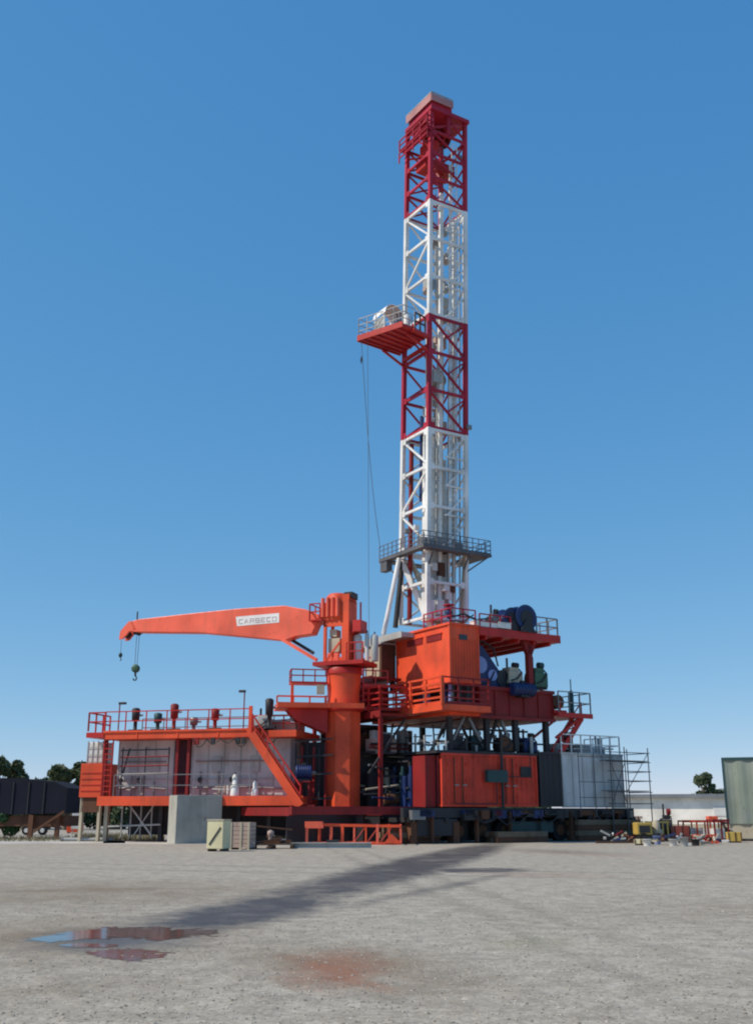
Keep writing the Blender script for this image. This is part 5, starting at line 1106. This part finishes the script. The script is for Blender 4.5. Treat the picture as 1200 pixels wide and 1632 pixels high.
# yellow machine
def at_g(x, y): return gp(x, y)
o, p = ground_thing('yellow_compressor', 'yellow compressor set among the machinery near the white building', 'compressor', 1016, 1342, R(5))
MB().box(0, .8, 0, .7, .35, .95, .06).build('body', M['yellow'], o); MB().box(.12, .68, -.03, -.002, .45, .8).build('louvre', M['dark'], o); MB().tube((.2, .3, .96), (.2, .3, 1.25), .04).build('exhaust', M['rust'], o); MB().box(.1, 1.1, .1, .6, .2, .349).build('skid', M['dark'], o)
MB().lathe((1.15, .4, .35), [(.18, 0), (.2, .05), (.2, .6), (.08, .72)], 12).build('receiver', M['beige'], o); wl = MB().tube((.3, -.1, .22), (.3, .05, .22), .22, 14).build('wheel', M['rubber'], o); MB().tube((1.1, -.1, .22), (1.1, .05, .22), .22, 14).build('wheel', M['rubber'], o)
for i, (x, c, h, lab) in enumerate(((1004, 'rust', .95, 'rusty brown upright drum left of the yellow compressor'), (1052, 'dark', 1.0, 'black upright drum between the yellow compressor and the dark motor'), (1092, 'beige', .6, 'short beige drum under the left end of the orange frame'))):
    o, p = ground_thing('steel_drum', lab, 'drum', x, 1336, group='steel drums by the machinery')
    MB().lathe((0, 0, 0), [(.27, 0), (.28, .03), (.27, .06), (.27, h * .33), (.285, h * .35), (.27, h * .37), (.27, h * .64), (.285, h * .66), (.27, h * .68), (.27, h - .04), (.28, h)], 16).build('shell', M[c], o); MB().tube((.12, 0, h), (.12, 0, h + .03), .04).build('bung', M['steel'], o)
motor('electric_motor', 'tall dark maroon motor standing on end beside the orange frame', 'motor', None, tuple(gp(1062, 1338)), .36, .55, 'rust', 'blue')
engine('engine', 'black engine block on the ground left of the orange frame on the right', 'engine', Frame(gp(1063, 1332)[:2], 0), (0, 0, 0), .6, .6, 1.5, 'dark', 'deepred')
o, p = ground_thing('pipe_trestle', 'orange steel frame on legs standing before the white building and green container', 'frame', 1090, 1337, R(2))
W = mpp(p, 66); H = mpp(p, 27); mb = MB(); mb.bar((0, 0, H), (W, 0, H), .13); mb.bar((0, .9, H), (W, .9, H), .1); mb.bar((0, 0, .15), (W, 0, .12), .1); mb.build('rail', M['orange'], o)
for t_ in (0, .33, .66, 1): mb = MB(); mb.bar((W * t_, 0, 0), (W * t_, 0, H), .08); mb.bar((W * t_, 0, H), (W * t_, .9, H), .07); mb.bar((W * t_, .9, 0), (W * t_, .9, H), .07); mb.build('leg', M['orange' if t_ < .9 else 'rust'], o)
MB().box(W * .62, W * .85, -.1, .4, H + .067, H + .28, .02).build('box', M['boom'], o); mb = MB(); mb.box(.3, W * .5, .2, .7, .25, .6); mb.build('part_tray', M['white'], o)
o, p = ground_thing('cart', 'dark wheeled cart between the orange frame and the green container', 'cart', 1157, 1338)
mb = MB(); mb.bar((-.2, 0, .9), (.7, 0, .8), .1); mb.bar((.7, 0, .8), (.9, 0, .3), .08); mb.bar((-.1, .4, .9), (.3, .1, .35), .08); mb.build('frame', M['dark'], o)
for x in (0, .8): wl = MB().tube((x, -.1, .3), (x, .1, .3), .3, 16).build('wheel', M['rubber'], o); MB().tube((x, -.13, .3), (x, -.101, .3), .12, 10).build('rim', M['rust'], wl)
for i, (x, y, c, lab) in enumerate(((1031, 1348, 'mastwhite', 'white bucket on the ground, leftmost of the row on the right'), (1047, 1346, 'lightblue', 'pale blue bucket second in the row on the right'), (1072, 1348, 'mastwhite', 'white bucket standing nearer, third in the row on the right'), (1090, 1349, 'greypaint', 'grey bucket fourth in the row on the right'), (1108, 1348, 'dark', 'black bucket at the right end of the row'))):
    o, p = ground_thing('bucket', lab, 'bucket', x, y, group='buckets in a row on the right')
    h = .26 + .1 * (i % 2); MB().lathe((0, 0, 0), [(.16, 0), (.19, h), (.205, h), (.205, h + .03)], 14).build('pail', M[c], o); MB().path([(-.22, 0, h), (-.15, 0, h + .12), (.15, 0, h + .12), (.22, 0, h)], .012, 5).build('handle', M['dark'], o)
for i, (x, y, rz, lab) in enumerate(((950, 1344, .1, 'rusty channel iron lying at the right foot of the grey tank'), (1085, 1343, -.05, 'rusty iron bar lying behind the row of buckets'), (1000, 1342, .2, 'rusty offcut lying left of the yellow compressor'))):
    o, p = ground_thing('iron_bar', lab, 'iron bar', x, y, rz, 'iron bars on the ground'); MB().box(0, 1.9, 0, .1, 0, .1).build('web', M['rust'], o); MB().box(0, 1.9, .102, .2, 0, .04).build('flange', M['dark'], o)
o, p = ground_thing('junction_box', 'pale low box in front of the grey tank foot', 'box', 905, 1338); MB().box(0, 1.6, 0, .6, .3, .5, .02).build('body', M['tank'], o); MB().box(.1, 1.5, .1, .5, 0, .299).build('base', M['dark'], o)
o, p = ground_thing('cable_reel', 'dark wooden cable reel leaning by the generator container', 'cable reel', 893, 1336, R(20))
for y_ in (0, .6): MB().lathe((0, y_, .75), [(.75, -.04), (.75, .04)], 20, 'y').build('flange', M['rust'], o)
MB().tube((0, .05, .75), (0, .55, .75), .45, 16).build('cable_coil', M['dark'], o)
o, p = ground_thing('site_hut', 'small whitish shed with a dark opening behind the end of the grey tank', 'shed', 980, 1330)
W = mpp(p, 42); MB().box(0, W, 0, 2, 0, mpp(p, 24)).build('wall', M['wall'], o); MB().box(-.1, W + .1, -.15, 2.1, mpp(p, 24) + .003, mpp(p, 28)).build('roof', M['pinkish'], o); MB().box(.1, .8, -.03, -.003, .1, .75).build('door', M['dark'], o)

for i, (x, y, W_, H_, c, lab) in enumerate(((1112, 1345, 30, 14, 'orange', 'low orange steel cradle on the ground under the long orange trestle'), (1032, 1340, 34, 30, 'yellow', 'yellow steel cradle standing behind the buckets beside the compressor'), (1140, 1341, 24, 34, 'deepred', 'dull red steel cradle between the trestle and the wheeled cart'))):
    o, p = ground_thing('steel_cradle', lab, 'cradle', x, y, .1 * i, 'steel cradles on the right'); W = mpp(p, W_); H = mpp(p, H_)
    for u in (0, W / 2, W): MB().bar((u, 0, 0), (u, 0, H), .07).build('upright', M[c], o); MB().bar((u, .7, 0), (u, .7, H), .07).build('upright', M[c], o); MB().bar((u, 0, H * .9), (u, .7, H * .9), .06).build('crossbar', M[c], o)
    for z in (.08, H * .95): MB().bar((-.1, 0, z), (W + .1, 0, z), .08).build('rail', M[c], o)
    MB().box(.05, W * .8, .1, .6, .13, .13 + H * .45, .02).build('load', M[('rust', 'beige', 'white')[i]], o)
for i, (x, y, W_, H_, c, lab) in enumerate(((1075, 1339, 26, 22, 'boom', 'square orange crate between the yellow compressor and the orange trestle'), (1160, 1343, 22, 16, 'yellow', 'low yellow crate in front of the beige base of the green container'), (1010, 1347, 20, 9, 'cream', 'flat cream crate at the left end of the row of buckets'))):
    o, p = ground_thing('steel_crate', lab, 'crate', x, y, -.15 * i, 'steel crates on the right'); W = mpp(p, W_); H = mpp(p, H_)
    MB().box(0, W, 0, .6, .06, H, .02).build('body', M[c], o); mb = MB(); [mb.box(u, u + .05, -.03, -.002, .06, H) for u in (.02, W / 2, W - .07)]; mb.build('rib', M['rust'], o); MB().box(.05, W - .05, .05, .55, 0, .059).build('skid', M['dark'], o)
r4 = random.Random(31)
for i, (x, y, lab) in enumerate(((1062, 1347, 'low heap of mixed metal scrap behind the buckets on the right'), (1130, 1347, 'low heap of white and dark offcuts in front of the orange trestle'), (985, 1343, 'low dark heap of scrap at the foot of the pipe scaffold'))):
    o, p = ground_thing('scrap_pile', lab, 'scrap pile', x, y, group='scrap piles on the right')
    for k in range(14):
        a = Vector((r4.uniform(-.7, .9), r4.uniform(-.2, .5), r4.uniform(.05, .4))); MB().bar(a, a + Vector((r4.uniform(-.5, .5), r4.uniform(-.2, .2), r4.uniform(-.05, .25))), r4.uniform(.05, .16), .09).build('offcut', M[r4.choice(['rust', 'dark', 'white', 'greypaint', 'deepred', 'blue', 'beige'])], o)
# ================================================================== TREES AND WEEDS
def tree(name, label, cat, p, h, w_, leaf, n, seed, trunk_h=.35, group=None, ls=.22, clumps=14):
    o = thing(name, label, cat, p, group=group); r2 = random.Random(seed)
    mb = MB(); top = Vector((0, 0, h * .7)); mb.tube((0, 0, 0), (w_ * .02, 0, h * trunk_h), h * .035, 8, h * .025); cs = []
    for k in range(clumps):
        a = r2.uniform(0, 2 * pi); rr = w_ * .5 * math.sqrt(r2.random()) * .85; z = h * (trunk_h + (1 - trunk_h) * r2.uniform(.1, .88))
        rr *= (1.1 - .6 * abs(z / h - .6)); c = Vector((cos(a) * rr, sin(a) * rr, z)); cs.append((c, w_ * r2.uniform(.07, .19)))
        st = Vector((w_ * .02, 0, h * trunk_h * r2.uniform(.7, 1))); mb.tube(st, st.lerp(c, .5) + Vector((0, 0, .05 * h)), h * .015, 5, h * .010); mb.tube(st.lerp(c, .5) + Vector((0, 0, .05 * h)), c, h * .010, 5, h * .004)
    mb.build('trunk', M['timber'], o); lf = MB()
    for i in range(n):
        c, cr2 = r2.choice(cs); d = Vector((r2.gauss(0, 1), r2.gauss(0, 1), r2.gauss(0, .75))); d = d.normalized() * cr2 * r2.random() ** .45
        q = c + d; s_ = ls * r2.uniform(.5, 1.3); a = Vector((r2.uniform(-1, 1), r2.uniform(-1, 1), r2.uniform(-1, 1))).normalized() * s_; b2 = a.cross(Vector((r2.uniform(-1, 1), r2.uniform(-1, 1), r2.uniform(-1, 1)))).normalized() * s_ * .6
        lf.add([q - a, q - b2, q + a, q + b2], [(0, 1, 2, 3)])
    lf.build('crown', M[leaf], o); return o
def tree_px(name, label, cat, x, ytop, wpx, Y, leaf, n, seed, **kw):
    q = at(x, ytop, Y); return tree(name, label, cat, (q.x, Y, 0), q.z, wpx / FPX * Y, leaf, n, seed, **kw)
TG = 'trees behind the yard on the left'
tree_px('bushy_tree', 'pale grey green tree at the extreme left edge behind the dark tank', 'tree', 8, 1208, 70, 95, 'leaf_mid', 7000, 1, group=TG, ls=.24)
tree_px('bushy_tree', 'low dark tree just right of the pale tree at the left edge', 'tree', 44, 1230, 60, 92, 'leaf_dark', 9000, 2, group=TG, ls=.24, trunk_h=.15)
tree_px('bushy_tree', 'round dark green tree showing beside the orange locker', 'tree', 112, 1211, 66, 90, 'leaf_mid', 11000, 3, group=TG, ls=.24, trunk_h=.15)
tree_px('bushy_tree', 'low brownish dark tree filling the gap behind the dark tank', 'tree', 84, 1238, 60, 94, 'leaf_dark', 9000, 4, group=TG, ls=.24, trunk_h=.1)
tree_px('bushy_tree', 'low dark tree behind the legs of the left deck', 'tree', 190, 1262, 110, 96, 'leaf_dark', 6000, 14, group=TG, ls=.24, trunk_h=.1)
tree_px('wind_blown_tree', 'lone olive green tree rising over the white building roof', 'tree', 1123, 1231, 52, 112, 'leaf_mid', 4200, 5, trunk_h=.40, ls=.17, clumps=20)
tree('green_bush', 'dark green bush cut by the left edge in front of the trailers', 'bush', tuple(gp(6, 1337)), 2.3, 3.0, 'leaf_green', 12000, 6, trunk_h=.08, ls=.09)
wd = MB(); r2 = random.Random(9)
for i in range(3500):
    q = gp(r2.uniform(120, 262), r2.uniform(1331, 1341)) if i % 3 else gp(r2.uniform(0, 200), r2.uniform(1336, 1341)); h = r2.uniform(.05, .30); a = r2.uniform(0, pi); s_ = .025
    wd.add([(q.x - cos(a) * s_, q.y - sin(a) * s_, 0), (q.x + cos(a) * s_, q.y + sin(a) * s_, 0), (q.x + r2.uniform(-.12, .12), q.y + r2.uniform(-.1, .1), h)], [(0, 1, 2)])
tag(wd.build('dry_weeds', M['dry']), 'dry weeds growing along the edge of the yard in front of the left deck', 'weeds', kind='stuff')
mb = MB(); r2 = random.Random(12)
for i in range(9000):
    a = r2.uniform(-.75, .62); Yb = r2.uniform(150, 210); x_ = tan(a) * Yb; h = r2.uniform(0, 3.2) * (.6 + .4 * sin(x_ * .11) + .2 * sin(x_ * .37)); q = Vector((x_, Yb, max(.1, h))); s_ = r2.uniform(.3, .8)
    a_ = Vector((r2.uniform(-1, 1), r2.uniform(-.4, .4), r2.uniform(-1, 1))).normalized() * s_; b2 = a_.cross(Vector((0, 1, .2))).normalized() * s_ * .7
    mb.add([q - a_, q - b2, q + a_, q + b2], [(0, 1, 2, 3)])
tag(mb.build('far_hedge', M['leaf_dark']), 'low dark belt of distant scrub along the horizon', 'scrub', kind='stuff')
